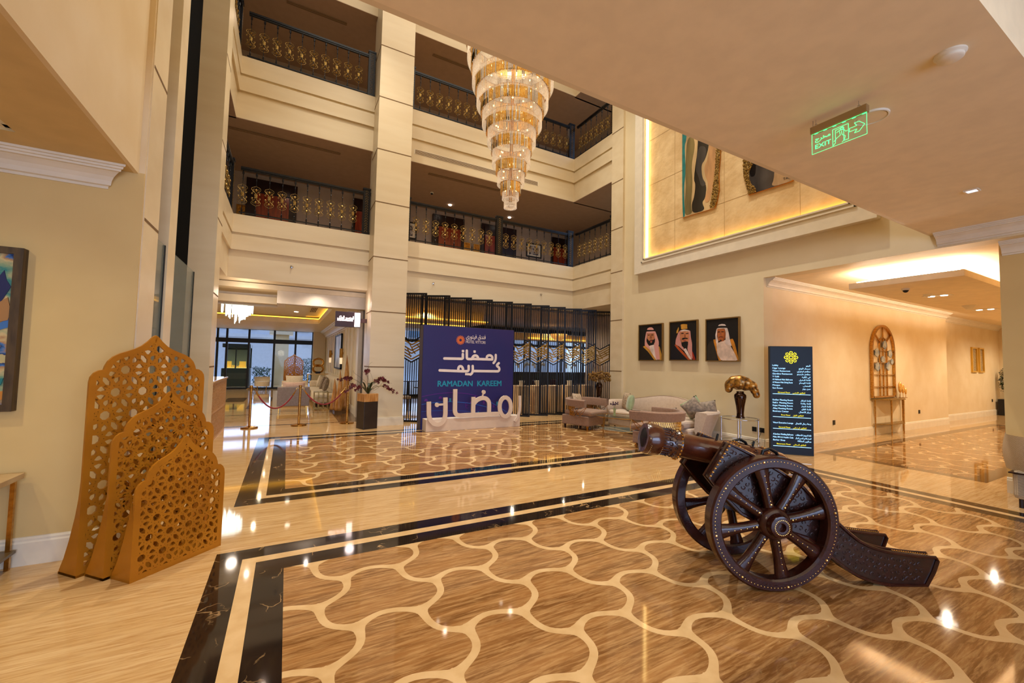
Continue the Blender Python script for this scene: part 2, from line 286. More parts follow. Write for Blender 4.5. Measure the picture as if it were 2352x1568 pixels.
TR={'portrait1':[('cv',[(7.974,2.632),(7.228,2.625),(7.224,1.728),(7.967,1.723)]),('robeline',[(7.966,2.036),(7.844,2.079),(7.732,2.025),(7.465,1.729),(7.963,1.726)]),('gold2',[(7.856,2.073),(7.767,2.101),(7.565,1.958),(7.401,1.729),(7.473,1.729),(7.681,1.946)]),('gold2',[(7.347,2.08),(7.299,2.06),(7.235,1.867),(7.224,1.728),(7.305,1.727),(7.37,1.993)]),('white',[(7.648,2.087),(7.467,2.121),(7.402,1.993),(7.369,1.729),(7.409,1.729),(7.564,1.919),(7.656,2.036)]),('pink',[(7.735,2.466),(7.44,2.456),(7.388,2.346),(7.327,2.193),(7.326,2.092),(7.386,2.069),(7.484,2.122),(7.452,2.247),(7.469,2.413),(7.701,2.425),(7.717,2.309),(7.734,2.206),(7.632,2.074),(7.564,1.945),(7.682,2.03),(7.787,2.104),(7.782,2.26)]),('pink2',[(7.476,2.248),(7.388,2.27),(7.331,2.08),(7.306,1.892),(7.286,1.736),(7.401,1.735),(7.437,1.868),(7.475,2.071)]),('skin',[(7.693,2.412),(7.651,2.429),(7.502,2.421),(7.466,2.388),(7.46,2.248),(7.5,2.147),(7.599,2.125),(7.683,2.204),(7.704,2.309)]),('dark',[(7.726,2.277),(7.675,2.256),(7.641,2.216),(7.591,2.246),(7.501,2.237),(7.444,2.273),(7.451,2.171),(7.516,2.11),(7.599,2.097),(7.682,2.127),(7.725,2.206)]),('lip',[(7.624,2.218),(7.566,2.226),(7.517,2.212),(7.566,2.185)]),('skin',[(7.607,2.187),(7.533,2.184),(7.558,2.165),(7.586,2.165)]),('dark',[(7.684,2.373),(7.625,2.376),(7.614,2.363),(7.675,2.353)]),('dark',[(7.567,2.374),(7.493,2.374),(7.493,2.357),(7.559,2.356)]),('shade',[(7.592,2.355),(7.567,2.354),(7.55,2.27),(7.603,2.269)]),('pink',[(7.71,2.504),(7.685,2.548),(7.618,2.565),(7.552,2.559),(7.502,2.523),(7.486,2.491)]),('dark',[(7.715,2.504),(7.601,2.487),(7.478,2.495),(7.466,2.454),(7.593,2.452),(7.732,2.466)]),('pink',[(7.735,2.463),(7.44,2.455),(7.453,2.412),(7.567,2.406),(7.71,2.413)])],'portrait2':[('cv',[(6.974,2.642),(6.233,2.629),(6.233,1.736),(6.971,1.738)]),('navy',[(6.969,1.986),(6.866,2.069),(6.793,2.079),(6.47,1.741),(6.968,1.738)]),('navy',[(6.376,2.08),(6.244,1.974),(6.237,1.736),(6.376,1.735)]),('red',[(6.849,2.095),(6.793,2.103),(6.636,1.957),(6.389,1.735),(6.47,1.737),(6.75,1.983)]),('redd',[(6.443,1.931),(6.349,1.942),(6.257,1.738),(6.343,1.738)]),('white',[(6.595,1.98),(6.525,2.014),(6.43,1.85),(6.356,1.738),(6.43,1.758)]),('check',[(6.672,2.444),(6.736,2.388),(6.808,2.223),(6.822,2.104),(6.707,2.053),(6.581,1.945),(6.567,1.98),(6.637,2.111),(6.686,2.219),(6.694,2.361),(6.651,2.43)]),('check',[(6.457,2.431),(6.403,2.405),(6.389,2.254),(6.356,2.114),(6.356,1.93),(6.343,1.77),(6.383,1.77),(6.484,1.978),(6.457,2.164),(6.43,2.302)]),('white',[(6.672,2.432),(6.567,2.449),(6.444,2.424),(6.443,2.372),(6.651,2.383)]),('skin',[(6.672,2.402),(6.567,2.412),(6.446,2.396),(6.433,2.279),(6.45,2.163),(6.512,2.107),(6.623,2.122),(6.679,2.218),(6.691,2.326)]),('dark',[(6.651,2.146),(6.595,2.154),(6.546,2.167),(6.471,2.164),(6.464,2.082),(6.498,2.002),(6.567,2.009),(6.637,2.063)]),('dark',[(6.644,2.217),(6.609,2.251),(6.546,2.258),(6.477,2.246),(6.464,2.216),(6.539,2.227),(6.595,2.209)]),('dark',[(6.665,2.354),(6.637,2.376),(6.574,2.365),(6.581,2.35),(6.637,2.349)]),('dark',[(6.532,2.353),(6.457,2.361),(6.446,2.34),(6.526,2.339)]),('shade',[(6.567,2.337),(6.532,2.336),(6.515,2.265),(6.57,2.261)]),('lip',[(6.602,2.201),(6.498,2.206),(6.519,2.183),(6.581,2.179)]),('gold2',[(6.668,2.572),(6.574,2.577),(6.487,2.564),(6.484,2.526),(6.474,2.461),(6.553,2.458),(6.651,2.452)]),('dark',[(6.487,2.526),(6.474,2.523),(6.457,2.431),(6.473,2.43)]),('gold2',[(6.787,2.414),(6.73,2.518),(6.715,2.476),(6.744,2.376),(6.787,2.366)]),('dark',[(6.715,2.565),(6.673,2.539),(6.665,2.441),(6.715,2.434)])],'portrait3':[('cv',[(5.979,2.624),(5.242,2.614),(5.247,1.727),(5.98,1.729)]),('grey',[(5.976,2.014),(5.914,2.134),(5.817,2.175),(5.699,1.734),(5.977,1.732)]),('gold',[(5.823,2.181),(5.757,2.189),(5.734,2.031),(5.629,1.724),(5.693,1.729)]),('gold',[(5.439,2.177),(5.367,2.185),(5.324,2.084),(5.247,1.773),(5.247,1.727),(5.272,1.726)]),('whitep',[(5.745,2.096),(5.513,2.174),(5.412,2.024),(5.314,1.856),(5.261,1.727),(5.629,1.724),(5.722,1.858)]),('white',[(5.73,2.432),(5.494,2.426),(5.461,2.32),(5.434,2.172),(5.39,2.023),(5.536,2.09),(5.523,2.313),(5.546,2.41),(5.72,2.41),(5.73,2.248),(5.698,2.149),(5.722,2.031),(5.757,2.14),(5.768,2.282)]),('skin2',[(5.723,2.41),(5.638,2.411),(5.546,2.405),(5.526,2.303),(5.529,2.218),(5.57,2.145),(5.639,2.131),(5.698,2.16),(5.719,2.269)]),('skins',[(5.557,2.39),(5.526,2.303),(5.529,2.218),(5.57,2.145),(5.599,2.135),(5.569,2.241)]),('dark',[(5.692,2.23),(5.639,2.244),(5.587,2.233),(5.593,2.22),(5.639,2.231),(5.686,2.219)]),('dark',[(5.668,2.164),(5.633,2.174),(5.61,2.151),(5.639,2.136)]),('lip',[(5.668,2.219),(5.61,2.219),(5.627,2.206),(5.651,2.207)]),('dark',[(5.709,2.35),(5.662,2.353),(5.664,2.337),(5.706,2.336)]),('dark',[(5.627,2.351),(5.569,2.35),(5.569,2.333),(5.621,2.335)]),('shade',[(5.655,2.331),(5.627,2.329),(5.618,2.264),(5.662,2.261)]),('white',[(5.702,2.472),(5.673,2.502),(5.609,2.511),(5.545,2.498),(5.515,2.462)]),('dark',[(5.706,2.472),(5.609,2.473),(5.511,2.463),(5.5,2.423),(5.609,2.433),(5.73,2.432)])],'agate1':[('cream2',[(6.614,7.647),(5.541,7.079),(5.61,6.427),(5.627,6.124),(5.661,5.827),(5.653,5.451),(5.714,5.193),(5.764,5.086),(5.988,5.094),(6.24,5.109),(6.606,5.121)]),('teal',[(6.614,7.647),(6.468,7.57),(6.487,6.967),(6.545,6.859),(6.506,6.231),(6.564,5.781),(6.544,5.404),(6.524,5.123),(6.606,5.121)]),('olive',[(6.483,6.965),(6.314,7.019),(6.247,6.721),(6.352,6.302),(6.314,5.823),(6.371,5.314),(6.315,5.148),(6.524,5.13),(6.544,5.404),(6.505,5.76),(6.525,6.239)]),('black',[(6.202,7.429),(5.878,7.257),(5.887,6.555),(5.986,6.278),(6.093,6.194),(6.076,5.895),(5.952,5.655),(5.988,5.381),(6.076,5.315),(5.988,5.11),(6.315,5.125),(6.352,5.341),(6.277,5.513),(6.24,5.795),(6.296,5.948),(6.166,6.683)]),('slate',[(6.166,6.683),(5.95,6.552),(5.986,6.278),(6.093,6.194),(6.065,5.875),(5.952,5.687),(6.094,5.676),(6.166,5.963),(6.24,6.123)]),('peach',[(5.878,7.257),(5.64,7.131),(5.726,6.449),(5.711,6.034),(5.78,5.622),(5.883,5.25),(6.023,5.297),(5.9,5.667),(5.987,5.892),(6.022,6.1),(5.898,6.304)]),('glit',[(5.657,7.14),(5.541,7.079),(5.61,6.427),(5.627,6.124),(5.661,5.827),(5.653,5.451),(5.714,5.193),(5.764,5.086),(5.883,5.124),(5.814,5.447),(5.762,5.804),(5.727,6.167),(5.716,6.476)])],'agate2':[('slate',[(5.11,6.019),(5.107,6.551),(4.144,6.071),(4.147,5.169),(4.16,5.081),(4.637,5.097),(4.999,5.107),(5.041,5.346),(5.099,5.514)]),('black',[(4.989,6.492),(4.818,6.407),(4.838,5.669),(4.854,5.447),(4.968,5.463),(4.993,5.909)]),('tan2',[(4.468,6.232),(4.144,6.071),(4.147,5.169),(4.16,5.081),(4.557,5.104),(4.477,5.271)]),('glit',[(5.122,6.558),(4.96,6.478),(4.979,5.845),(4.909,5.699),(4.996,5.561),(4.94,5.308),(4.856,5.219),(4.842,5.115),(4.999,5.107),(5.041,5.346),(5.099,5.514),(5.11,6.019)])],'head':[[(4.615,1.767),(4.618,1.68),(4.603,1.616),(4.56,1.566)],[(4.521,1.656),(4.524,1.714),(4.478,1.753),(4.418,1.755),(4.37,1.725),(4.366,1.653)],[(4.521,1.652),(3.972,1.655)],[(4.136,1.651),(4.125,1.713),(4.066,1.747),(3.999,1.722),(3.968,1.656)],[(3.828,1.851),(3.834,1.648),(3.972,1.651)],[(3.727,1.764),(3.73,1.663),(3.699,1.65),(3.265,1.649)],[(4.034,1.835),(4.036,1.833)],[(3.729,1.838),(3.731,1.836)],[(4.706,1.562),(4.638,1.502),(4.715,1.454),(4.731,1.4),(4.701,1.357),(4.0,1.359)],[(3.993,1.48),(4.0,1.366),(3.982,1.304),(3.941,1.274)],[(3.886,1.479),(3.89,1.356),(3.745,1.35)],[(3.745,1.35),(3.743,1.416),(3.704,1.471),(3.643,1.47),(3.619,1.414),(3.624,1.352)],[(3.745,1.35),(3.158,1.368)],[(3.831,1.284),(3.833,1.282)],[(3.888,1.281),(3.89,1.279)]],'big':[[(2.819,0.674),(2.829,0.366),(2.86,0.269),(2.938,0.184),(3.031,0.155),(3.124,0.175),(3.19,0.253),(3.215,0.366),(3.203,0.759)],[(3.435,0.945),(3.442,0.431),(3.474,0.363),(3.554,0.335),(3.862,0.339),(4.584,0.335)],[(3.896,0.757),(3.898,0.354)],[(3.901,0.591),(3.981,0.682),(4.111,0.731),(4.225,0.719),(4.294,0.649),(4.31,0.579),(4.312,0.351)],[(4.906,0.491),(4.899,0.411),(4.873,0.341),(4.833,0.291),(4.782,0.265),(4.728,0.268),(4.676,0.298),(4.634,0.351),(4.605,0.421),(4.594,0.501),(4.601,0.58),(4.626,0.649),(4.666,0.699),(4.716,0.726),(4.77,0.725),(4.822,0.696),(4.866,0.643),(4.895,0.571),(4.906,0.491)],[(5.153,0.761),(5.163,0.518),(5.15,0.357),(5.107,0.233),(5.021,0.127)]],'thin':[[(3.009,0.598),(3.162,0.605)],[(4.155,0.867),(4.126,0.756)]]}

# ================================================================ THE SETTING
YF, XL, XR = 10.95, -1.20, 8.17          # atrium faces
def clip(poly, x0, x1, y0, y1):
    for ax, v, sg in ((0, x0, 1), (0, x1, -1), (1, y0, 1), (1, y1, -1)):
        out = []
        for i in range(len(poly)):
            a, b = poly[i-1], poly[i]; da = (a[ax]-v)*sg; db = (b[ax]-v)*sg
            if (da >= 0) != (db >= 0):
                t = da/(da-db); out.append((a[0]+(b[0]-a[0])*t, a[1]+(b[1]-a[1])*t))
            if db >= 0: out.append(b)
        poly = out
        if len(poly) < 3: return []
    return poly
fl = MB(); fl.box(-7, 26, -7.2, 32, -.12, 0, 0)
def rect(x0, x1, y0, y1, z, m): fl.poly([(x0,y0,z),(x1,y0,z),(x1,y1,z),(x0,y1,z)], m)
def frame(x0, x1, y0, y1, w, z, m):
    rect(x0, x1, y0, y0+w, z, m); rect(x0, x1, y1-w, y1, z, m); rect(x0, x0+w, y0+w, y1-w, z, m); rect(x1-w, x1, y0+w, y1-w, z, m)
EZ = {(.385, 0): 0, (-.193, .31): .00012, (-.193, -.31): .00024}
def ogee(x0, x1, y0, y1, z=.0012, A=(.578, -.31), B=(0, -.62), O=(1.015, 2.976), w=.024):
    ed = ((.385, 0), (-.193, .31), (-.193, -.31))
    i0 = int((x0-O[0])/A[0])-2; i1 = int((x1-O[0])/A[0])+2
    for i in range(i0, i1+1):
        for j in range(-40, 41):
            ox = O[0]+A[0]*i; oy = O[1]+A[1]*i+B[1]*j
            if oy < y0-.6 or oy > y1+.6: continue
            for e in ed:
                L = sqrt(e[0]**2+e[1]**2); nx, ny = -e[1]/L, e[0]/L; pr = None
                for k in range(11):
                    t = k/10; s = sin(pi*t)*.078+sin(2*pi*t)*.006
                    px = ox+e[0]*t+nx*s; py = oy+e[1]*t+ny*s
                    ds = cos(pi*t)*pi*.078/L
                    tx, ty = e[0]/L+nx*ds, e[1]/L+ny*ds; q = sqrt(tx*tx+ty*ty); tx /= q; ty /= q
                    ww = w*(1+1.0*abs(2*t-1)**5)
                    c = ((px-ty*ww, py+tx*ww), (px+ty*ww, py-tx*ww))
                    if pr:
                        p = clip([pr[0], pr[1], c[1], c[0]], x0, x1, y0, y1)
                        if p: fl.poly([(a, b, z+EZ[e]) for a, b in p], 3)
                    pr = c
            for cx, cy in ((ox, oy), (ox+.385, oy)):
                p = clip([(cx+.050*cos(a*pi/4), cy+.050*sin(a*pi/4)) for a in range(8)], x0, x1, y0, y1)
                if p: fl.poly([(a, b, z+.00036) for a, b in p], 3)
def inlay(x0, x1, y0, y1):
    frame(x0, x1, y0, y1, .188, .0006, 1); frame(x0+.188, x1-.188, y0+.188, y1-.188, .097, .0006, 3)
    frame(x0+.285, x1-.285, y0+.285, y1-.285, .19, .0006, 1)
    rect(x0+.475, x1-.475, y0+.475, y1-.475, .0006, 2); ogee(x0+.475, x1-.475, y0+.475, y1-.475)
inlay(-.431, 7.47, -5.0, 4.115); inlay(-.431, 7.47, 5.31, 9.575)
for (x0, x1) in ((8.96, 19.2), (20.5, 25)):
    frame(x0, x1, 2.03, 4.226, .2, .0006, 4); rect(x0+.2, x1-.2, 2.23, 4.026, .0006, 2); ogee(x0+.2, x1-.2, 2.23, 4.026)
rect(-7, 9.7, 11.2, 11.29, .0006, 1); rect(-7, 1.75, 13.38, 13.46, .0006, 1)
for x0 in (-1.9, -1.05): 
    for y0 in (14.9, 17.3): rect(x0, x0+.62, y0, y0+1.7, .0006, 4)
rect(1.2, 1.75, 11.3, 13.3, .0007, 4)
M['tan'] = mat('taupe_marble', (112, 84, 56), .06, 0, (98, 72, 46), 3, detail=5)
struct('floor', fl, [M['trav'], M['marble_d'], M['travb'], M['band'], M['tan']])

def wall(name, x0, x1, y0, y1, z0, z1, m='wallp'):
    b = MB(); b.box(x0, x1, y0, y1, z0, z1); return struct(name, b, M[m])
# ceilings
c = MB()
c.box(XL, 8.2, .73, 2.30, 3.572, 3.9)                    # dropped slab over the lobby
struct('ceiling_lobby', c, M['ceil'])
c = MB(); c.box(-1.3, 8.2, -7.2, .73, 4.35, 4.5); c.box(XL, 8.2, .68, .73, 3.572, 4.4); struct('ceiling_entrance', c, M['ceil'])
c = MB()
RX, RY = -1.725, 4.12                                     # tray recess in the left ceiling
c.box(-6.2, XL, RY, 4.525, 3.12, 3.25); c.box(RX, XL, -7.2, RY, 3.12, 3.25); c.box(-6.2, -4.6, -7.2, RY, 3.12, 3.25)
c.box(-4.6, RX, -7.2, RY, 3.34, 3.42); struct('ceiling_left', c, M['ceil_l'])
c = MB(); c.box(-4.6, RX+.0, RY-.05, RY+.005, 3.14, 3.34); c.box(RX-.05, RX+.004, -4, RY, 3.14, 3.34); struct('trim_tray', c, M['white'])
c = MB(); c.box(XL, XL+.03, .73, 4.55, 3.12, 12.4); struct('wall_bulkhead', c, M['cream'])
c = MB(); c.box(-1.3, 8.5, 2.30, 2.34, 3.572, 12.4); struct('wall_above_lobby', c, M['cream'])
c = MB(); c.box(-4, 11, 2.3, 14.5, 12.4, 12.6); struct('ceiling_atrium', c, M['cream'])
# left wall (faces the camera), fins and the dark slot
wall('wall_left', -6.2, -1.13, 4.53, 4.70, 0, 3.13, 'wally'); wall('wall_left_upper', -6.2, -1.13, 4.53, 4.70, 3.13, 12.4, 'cream')
def fin(y0, y1, x0, x1, zs, name='pillar'):
    b = MB(); b.box(x0, x1, y0, y1, 0, 12.4, 0)
    for z in zs: b.box(x1-.004, x1+.002, y0+.012, y1+.001, z-.012, z+.012, 1)
    return struct(name, b, [M['panel'], M['groove']])
fin(4.545, 4.985, -1.5, -1.12, (1.41, 2.75, 4.10, 5.42, 6.78)); fin(5.37, 5.67, -1.5, -1.12, ()); fin(8.42, 8.95, -1.5, -1.13, (1.41, 2.65, 3.93, 5.28, 6.80, 8.2))
b = MB(); b.box(-1.60, -1.50, 4.75, 9.0, 0, 12.4); struct('wall_slot', b, M['void'])
for i, (y0, y1, x, z) in enumerate(((4.985, 5.37, -1.15, 2.71), (5.67, 8.42, -1.41, 2.965))):
    b = MB(); b.box(x-.006, x+.006, y0, y1, 0, z); o = struct('window_%d' % (i+1), b, M['gglass'])
    b = MB(); b.box(x-.012, x+.012, y1-.02, y1, 0, z); b.build('glass_edge_channel', M['blk'], o)
# portrait wall, header over the corridor, jamb
b = MB(); b.box(8.2, 8.5, 4.75, 9.10, 0, 12.4); b.box(8.2, 8.5, -7.2, 4.75, 3.37, 12.4); struct('wall_right', b, M['wallp'])
b = MB(); b.box(8.13, 8.2, 8.60, 9.07, 0, 12.4, 0)
for z in (1.41, 2.84, 4.22, 5.47, 6.85, 8.35): b.box(8.126, 8.131, 8.60, 9.072, z-.01, z+.01, 1)
struct('pilaster', b, [M['panel'], M['groove']])
wall('wall_corridor_jamb', 8.55, 8.9, -7.2, 1.75, 0, 3.37, 'wally')
wall('wall_corridor_left', 8.5, 17.7, 4.75, 4.9, 0, 3.40, 'cream'); wall('wall_corridor_far', 17.6, 24.2, 5.05, 5.2, 0, 3.40, 'cream')
wall('wall_corridor_right', 8.95, 26, 1.45, 1.6, 0, 3.36, 'cream'); wall('wall_corridor_end', 24.2, 24.4, 1.5, 5.2, 0, 3.40, 'cream')
c = MB(); c.box(8.5, 26, -7.2, 4.74, 3.372, 3.46); c.box(17.7, 26, 4.74, 5.04, 3.372, 3.46); struct('ceiling_corridor', c, M['ceil'])
c = MB(); c.box(8.98, 19.0, 2.19, 3.66, 3.06, 3.16); cc = struct('ceiling_panel', c, M['ceil'])
c = MB(); c.box(9.30, 18.6, 2.50, 3.36, 3.16, 3.372); c.build('plenum', M['ceil'], cc)
c = MB()
for q in ((9.08, 9.14, 2.27, 3.58), (9.08, 18.9, 2.27, 2.33), (9.08, 18.9, 3.52, 3.58)): c.box(q[0], q[1], q[2], q[3], 3.162, 3.19)
c.build('cove_light_strip', mat('cove_led', (255, 230, 196), .5, emit=36, ecol=(255, 232, 206)), cc)
# entrance side behind the camera: one wall with a big window that lets the daylight in
b = MB(); b.box(-6.2, -2.2, -7.0, -6.8, 0, 4.4); b.box(5.4, 8.9, -7.0, -6.8, 0, 4.4); b.box(-2.2, 5.4, -7.0, -6.8, 3.5, 4.4); struct('wall_entrance', b, M['wallp'])
b = MB()
for i in range(5): b.box(-2.2+i*1.9-.03, -2.2+i*1.9+.03, -6.95, -6.85, 0, 3.5)
b.box(-2.2, 5.4, -6.95, -6.85, 2.5, 2.56); struct('window_3', b, M['blk'])
wall('wall_far_left', -6.2, -6.0, -7, 24.5, 0, 3.5)
# mouldings
def sweep(name, prof, a, b, out, up=(0,0,1), m='white', ends=(0,0)):
    """profile (out, up) run from a to b; ends mitre the profile"""
    a = Vector(a); b = Vector(b); o = Vector(out); u = Vector(up); d = (b-a).normalized(); mb = MB()
    n = len(prof)
    vs = [a+o*p[0]+u*p[1]+d*p[0]*ends[0] for p in prof]+[b+o*p[0]+u*p[1]+d*p[0]*ends[1] for p in prof]
    mb.add(vs, [tuple(range(n)), tuple(range(2*n-1, n-1, -1))]+[(i, i+n, (i+1) % n+n, (i+1) % n) for i in range(n)])
    return struct(name, mb, M[m])
CROWN = [(0,-.175),(.012,-.175),(.012,-.155),(.035,-.15),(.042,-.115),(.060,-.085),(.085,-.065),(.105,-.052),(.125,-.05),(.128,-.035),(.145,-.034),(.148,-.018),(.165,-.017),(.168,0),(0,0)]
SKIRT = [(0,0),(.022,0),(.022,.165),(.016,.178),(.016,.192),(.008,.205),(0,.208)]
sweep('trim_1', CROWN, (-6.0, 4.53, 3.12), (-1.36, 4.53, 3.12), (0,-1,0), ends=(0, .9))
sweep('trim_2', CROWN, (8.3, 4.75, 3.37), (17.7, 4.75, 3.37), (0,-1,0)); sweep('trim_3', CROWN, (17.7, 5.05, 3.37), (24.2, 5.05, 3.37), (0,-1,0))
sweep('trim_4', CROWN, (8.2, 2.26, 3.572), (8.2, -1.5, 3.572), (-1,0,0)); sweep('trim_5', CROWN, (8.55, 1.72, 3.37), (8.55, -1.5, 3.37), (-1,0,0))
sweep('baseboard_left', SKIRT, (-6.0, 4.53, 0), (-1.12, 4.53, 0), (0,-1,0)); sweep('baseboard_right', SKIRT, (8.2, 4.75, 0), (8.2, 8.6, 0), (-1,0,0))
sweep('baseboard_corridor', SKIRT, (8.2, 4.75, 0), (17.7, 4.75, 0), (0,-1,0)); sweep('baseboard_far', SKIRT, (17.7, 5.05, 0), (24.2, 5.05, 0), (0,-1,0))
sweep('baseboard_jamb', SKIRT, (8.55, 1.75, 0), (8.55, -2, 0), (-1,0,0))
# column between the bays
b = MB(); b.box(1.725, 2.555, 10.3, 11.2, 0, 12.4, 0)
for z in (1.413, 2.751, 4.083, 5.442, 6.76, 8.08, 9.395): b.box(1.720, 2.56, 10.297, 11.0, z-.011, z+.011, 1)
struct('column', b, [M['panel'], M['groove']])
b = MB(); b.box(1.70, 2.58, 10.275, 11.1, 0, .17); b.box(1.708, 2.572, 10.283, 11.1, .17, .2); struct('baseboard_column', b, M['white'])
# gallery fascias: a U of stepped bands on each floor, slab behind
PER = 3.644
for k in range(3):
    z = 3.349+k*PER
    b = MB(); e = 0
    for d, z0, z1 in ((.045, z, z+.625), (.0, z+.625, z+.962), (.03, z+.962, z+1.014), (-.01, z+1.014, z+1.423)):
        b.box(XL-d, XR+d, YF+d, YF+.25, z0, z1)
        b.box(XL-.3, XL-d, 8.95, YF+.25, z0, z1); b.box(XR+d, XR+.3, 9.0, YF+.25, z0, z1)
    zz = z+.006; b.box(XL-2.2, 10.6, YF+.2, 14.6, zz, z+1.40); b.box(XL-2.2, XL-.25, 8.96, 11.1, zz+.001, z+1.399); b.box(XR+.25, 10.6, 9.11, 11.1, zz+.001, z+1.399)
    struct('gallery_fascia', b, M['panel'])
    # gallery ceiling skin, its shade put into a darker taupe, under the next slab
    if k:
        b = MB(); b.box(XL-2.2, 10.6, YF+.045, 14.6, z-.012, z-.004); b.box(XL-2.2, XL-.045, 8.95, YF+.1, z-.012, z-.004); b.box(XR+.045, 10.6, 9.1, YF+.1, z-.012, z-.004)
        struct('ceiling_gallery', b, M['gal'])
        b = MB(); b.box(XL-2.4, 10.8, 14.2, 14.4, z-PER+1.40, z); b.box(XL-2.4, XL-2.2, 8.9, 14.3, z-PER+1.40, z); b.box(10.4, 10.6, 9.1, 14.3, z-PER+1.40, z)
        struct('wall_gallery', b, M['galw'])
# wall behind screens' right end and restaurant shell
wall('wall_restaurant_right', 9.85, 20, 12.2, 12.35, 0, 3.3, 'galw'); wall('wall_restaurant_side', 9.9, 10.05, 9.2, 12.2, 0, 3.34, 'galw'); wall('wall_restaurant_end', 20, 20.2, 12.2, 19, 0, 3.4, 'galw')
wall('wall_restaurant_left', 1.96, 2.5, 11.25, 24, 0, 3.34, 'wallp')
M['rceil'] = mat('restaurant_ceiling', (150, 128, 112), .7)
c = MB(); c.box(2.5, 20, 14.65, 24, 3.30, 3.4); c.box(2.5, 20, 11.35, 14.65, 3.28, 3.344); struct('ceiling_restaurant', c, M['rceil'])
M['yel'] = mat('cove_yellow', (232, 196, 120), .6)
c = MB(); c.box(3.0, 6.1, 13.4, 13.5, 2.95, 3.33, 0); c.box(2.9, 6.2, 13.3, 17.2, 2.93, 2.97, 0); struct('ceiling_soffit', c, M['yel'])
c = MB(); c.box(2.9, 6.2, 13.24, 13.29, 2.975, 3.0); c.box(9.3, 15.5, 15.6, 15.66, 2.66, 2.70); c.box(3.2, 5.9, 14.6, 14.66, 2.90, 2.93); struct('trim_cove_light', c, M['ledy'])
c = MB(); c.box(8.6, 16.5, 15.7, 16.8, 2.62, 2.9, 0); struct('ceiling_drop', c, M['yel'])
# restaurant glazing at the back
def glazing(name, x0, x1, y, zt, xs, zs, w=.09):
    b = MB()
    for x in xs: b.box(x-w/2, x+w/2, y-.06, y+.06, 0, zt, 0)
    for z, h in zs: b.box(x0, x1, y-.07, y+.07, z-h/2, z+h/2, 0)
    b.box(x0, x1, y-.006, y+.006, 0, zt, 1)
    return struct(name, b, [M['blk'], M['glass']])
glazing('window_4', 2.5, 20, 18, 3.3, [2.6+1.45*i for i in range(13)], ((2.45, .12), (.05, .1), (3.2, .2)))
glazing('window_5', -6, 1.75, 24, 3.0, (-2.95, -2.58, -1.68, -.6, .35, 1.15, 1.72), ((2.37, .21), (.04, .08), (2.96, .08)))
# lounge shell
M['lcl'] = mat('lounge_ceiling', (236, 222, 190), .6)
c = MB(); T = (-3.9, 1.03, 12.15, 18.0)
c.box(-6, 1.9, 12.0, T[2], 2.93, 3.1); c.box(-6, 1.9, T[3], 24.3, 2.93, 3.1); c.box(T[1], 1.9, T[2], T[3], 2.93, 3.1); c.box(-6, T[0], T[2], T[3], 2.93, 3.1)
c.box(-6, 1.9, 11.5, 24.3, 3.22, 3.34); c.box(-3.4, .55, 12.7, 17.4, 3.13, 3.2); struct('ceiling_lounge', c, M['lcl'])
c = MB(); c.box(T[1]+.0, T[1]+.1, T[2], T[3], 3.12, 3.15); c.box(T[0], T[1], T[3], T[3]+.1, 3.12, 3.15); struct('trim_lounge_cove', c, M['ledy'])
c = MB(); pts = []
c.box(-.28, 1.8, 11.55, 11.75, 2.91, 3.349)
arc = [(-.28-4.4*t, 12.5-.95*(2*t-.4)**2*(1 if t > .2 else .6)) for t in [i/20 for i in range(21)]]
for (p, q) in zip(arc, arc[1:]): c.add([(p[0],p[1],2.91),(q[0],q[1],2.91),(q[0],q[1],3.349),(p[0],p[1],3.349),(p[0],p[1]+.2,2.91),(q[0],q[1]+.2,2.91)], [(0,1,2,3),(0,4,5,1)])
c.box(-.279, -.1, 11.76, 12.5, 2.91, 3.349)
struct('ceiling_bulkhead', c, M['white'])
b = MB(); b.box(1.75, 1.95, 12.3, 24.1, 0, 3.3)
for k in range(14): b.box(1.738, 1.75, 12.6+k*.8, 12.63+k*.8, .95, 2.7); b.box(1.738, 1.75, 13.2+k*.8, 13.23+k*.8, .95, 2.7)
b.box(1.73, 1.75, 12.3, 24, .86, .9); struct('wall_lounge_right', b, M['lcl'])
b = MB(); b.box(1.80, 1.86, 11.25, 12.3, 0, 3.0); struct('door_1', b, M['dwood'])
b = MB(); b.box(1.70, 1.84, 12.0, 12.34, 0, 2.93); struct('trim_lounge_door', b, M['white'])
sweep('trim_lounge_crown', [(p[0]*1.8, p[1]*1.8) for p in CROWN], (1.75, 24, 2.93), (1.75, 12.3, 2.93), (-1,0,0)); sweep('baseboard_lounge', SKIRT, (1.75, 24, 0), (1.75, 12.3, 0), (-1,0,0))
b = MB(); b.box(1.15, 1.8, 23.6, 24.2, 0, 3.0); struct('pier', b, M['wallp'])
# large lit recess frame on the right wall
FY0, FY1, FZ0, FZ1 = 2.90, 8.08, 4.0, 9.3
b = MB()
for w0, d0, d1 in ((0, 8.06, 8.2), ):
    IN = .36
    b.box(8.06, 8.2, FY0, FY1, FZ0, FZ0+IN); b.box(8.06, 8.2, FY0, FY1, FZ1-IN, FZ1); b.box(8.06, 8.2, FY0, FY0+IN, FZ0+IN, FZ1-IN); b.box(8.06, 8.2, FY1-IN, FY1, FZ0+IN, FZ1-IN)
for a, dx in ((.26, .02), (.33, .03)):
    y0, y1, z0, z1 = FY0+a, FY1-a, FZ0+a, FZ1-a; x = 8.06-dx
    b.box(x, 8.07, y0, y1, z0, z0+.03); b.box(x, 8.07, y0, y0+.03, z0, z1); b.box(x, 8.07, y1-.03, y1, z0, z1)
fr = struct('trim_recess_frame', b, M['white'])
M['stone'] = mat('backlit_stone', (226, 198, 150), .55, 0, (206, 174, 124), 2.5, bump=.9, bscale=9, detail=6)
b = MB(); b.box(8.165, 8.198, FY0+.3, FY1-.3, FZ0+.3, FZ1-.3, 0)
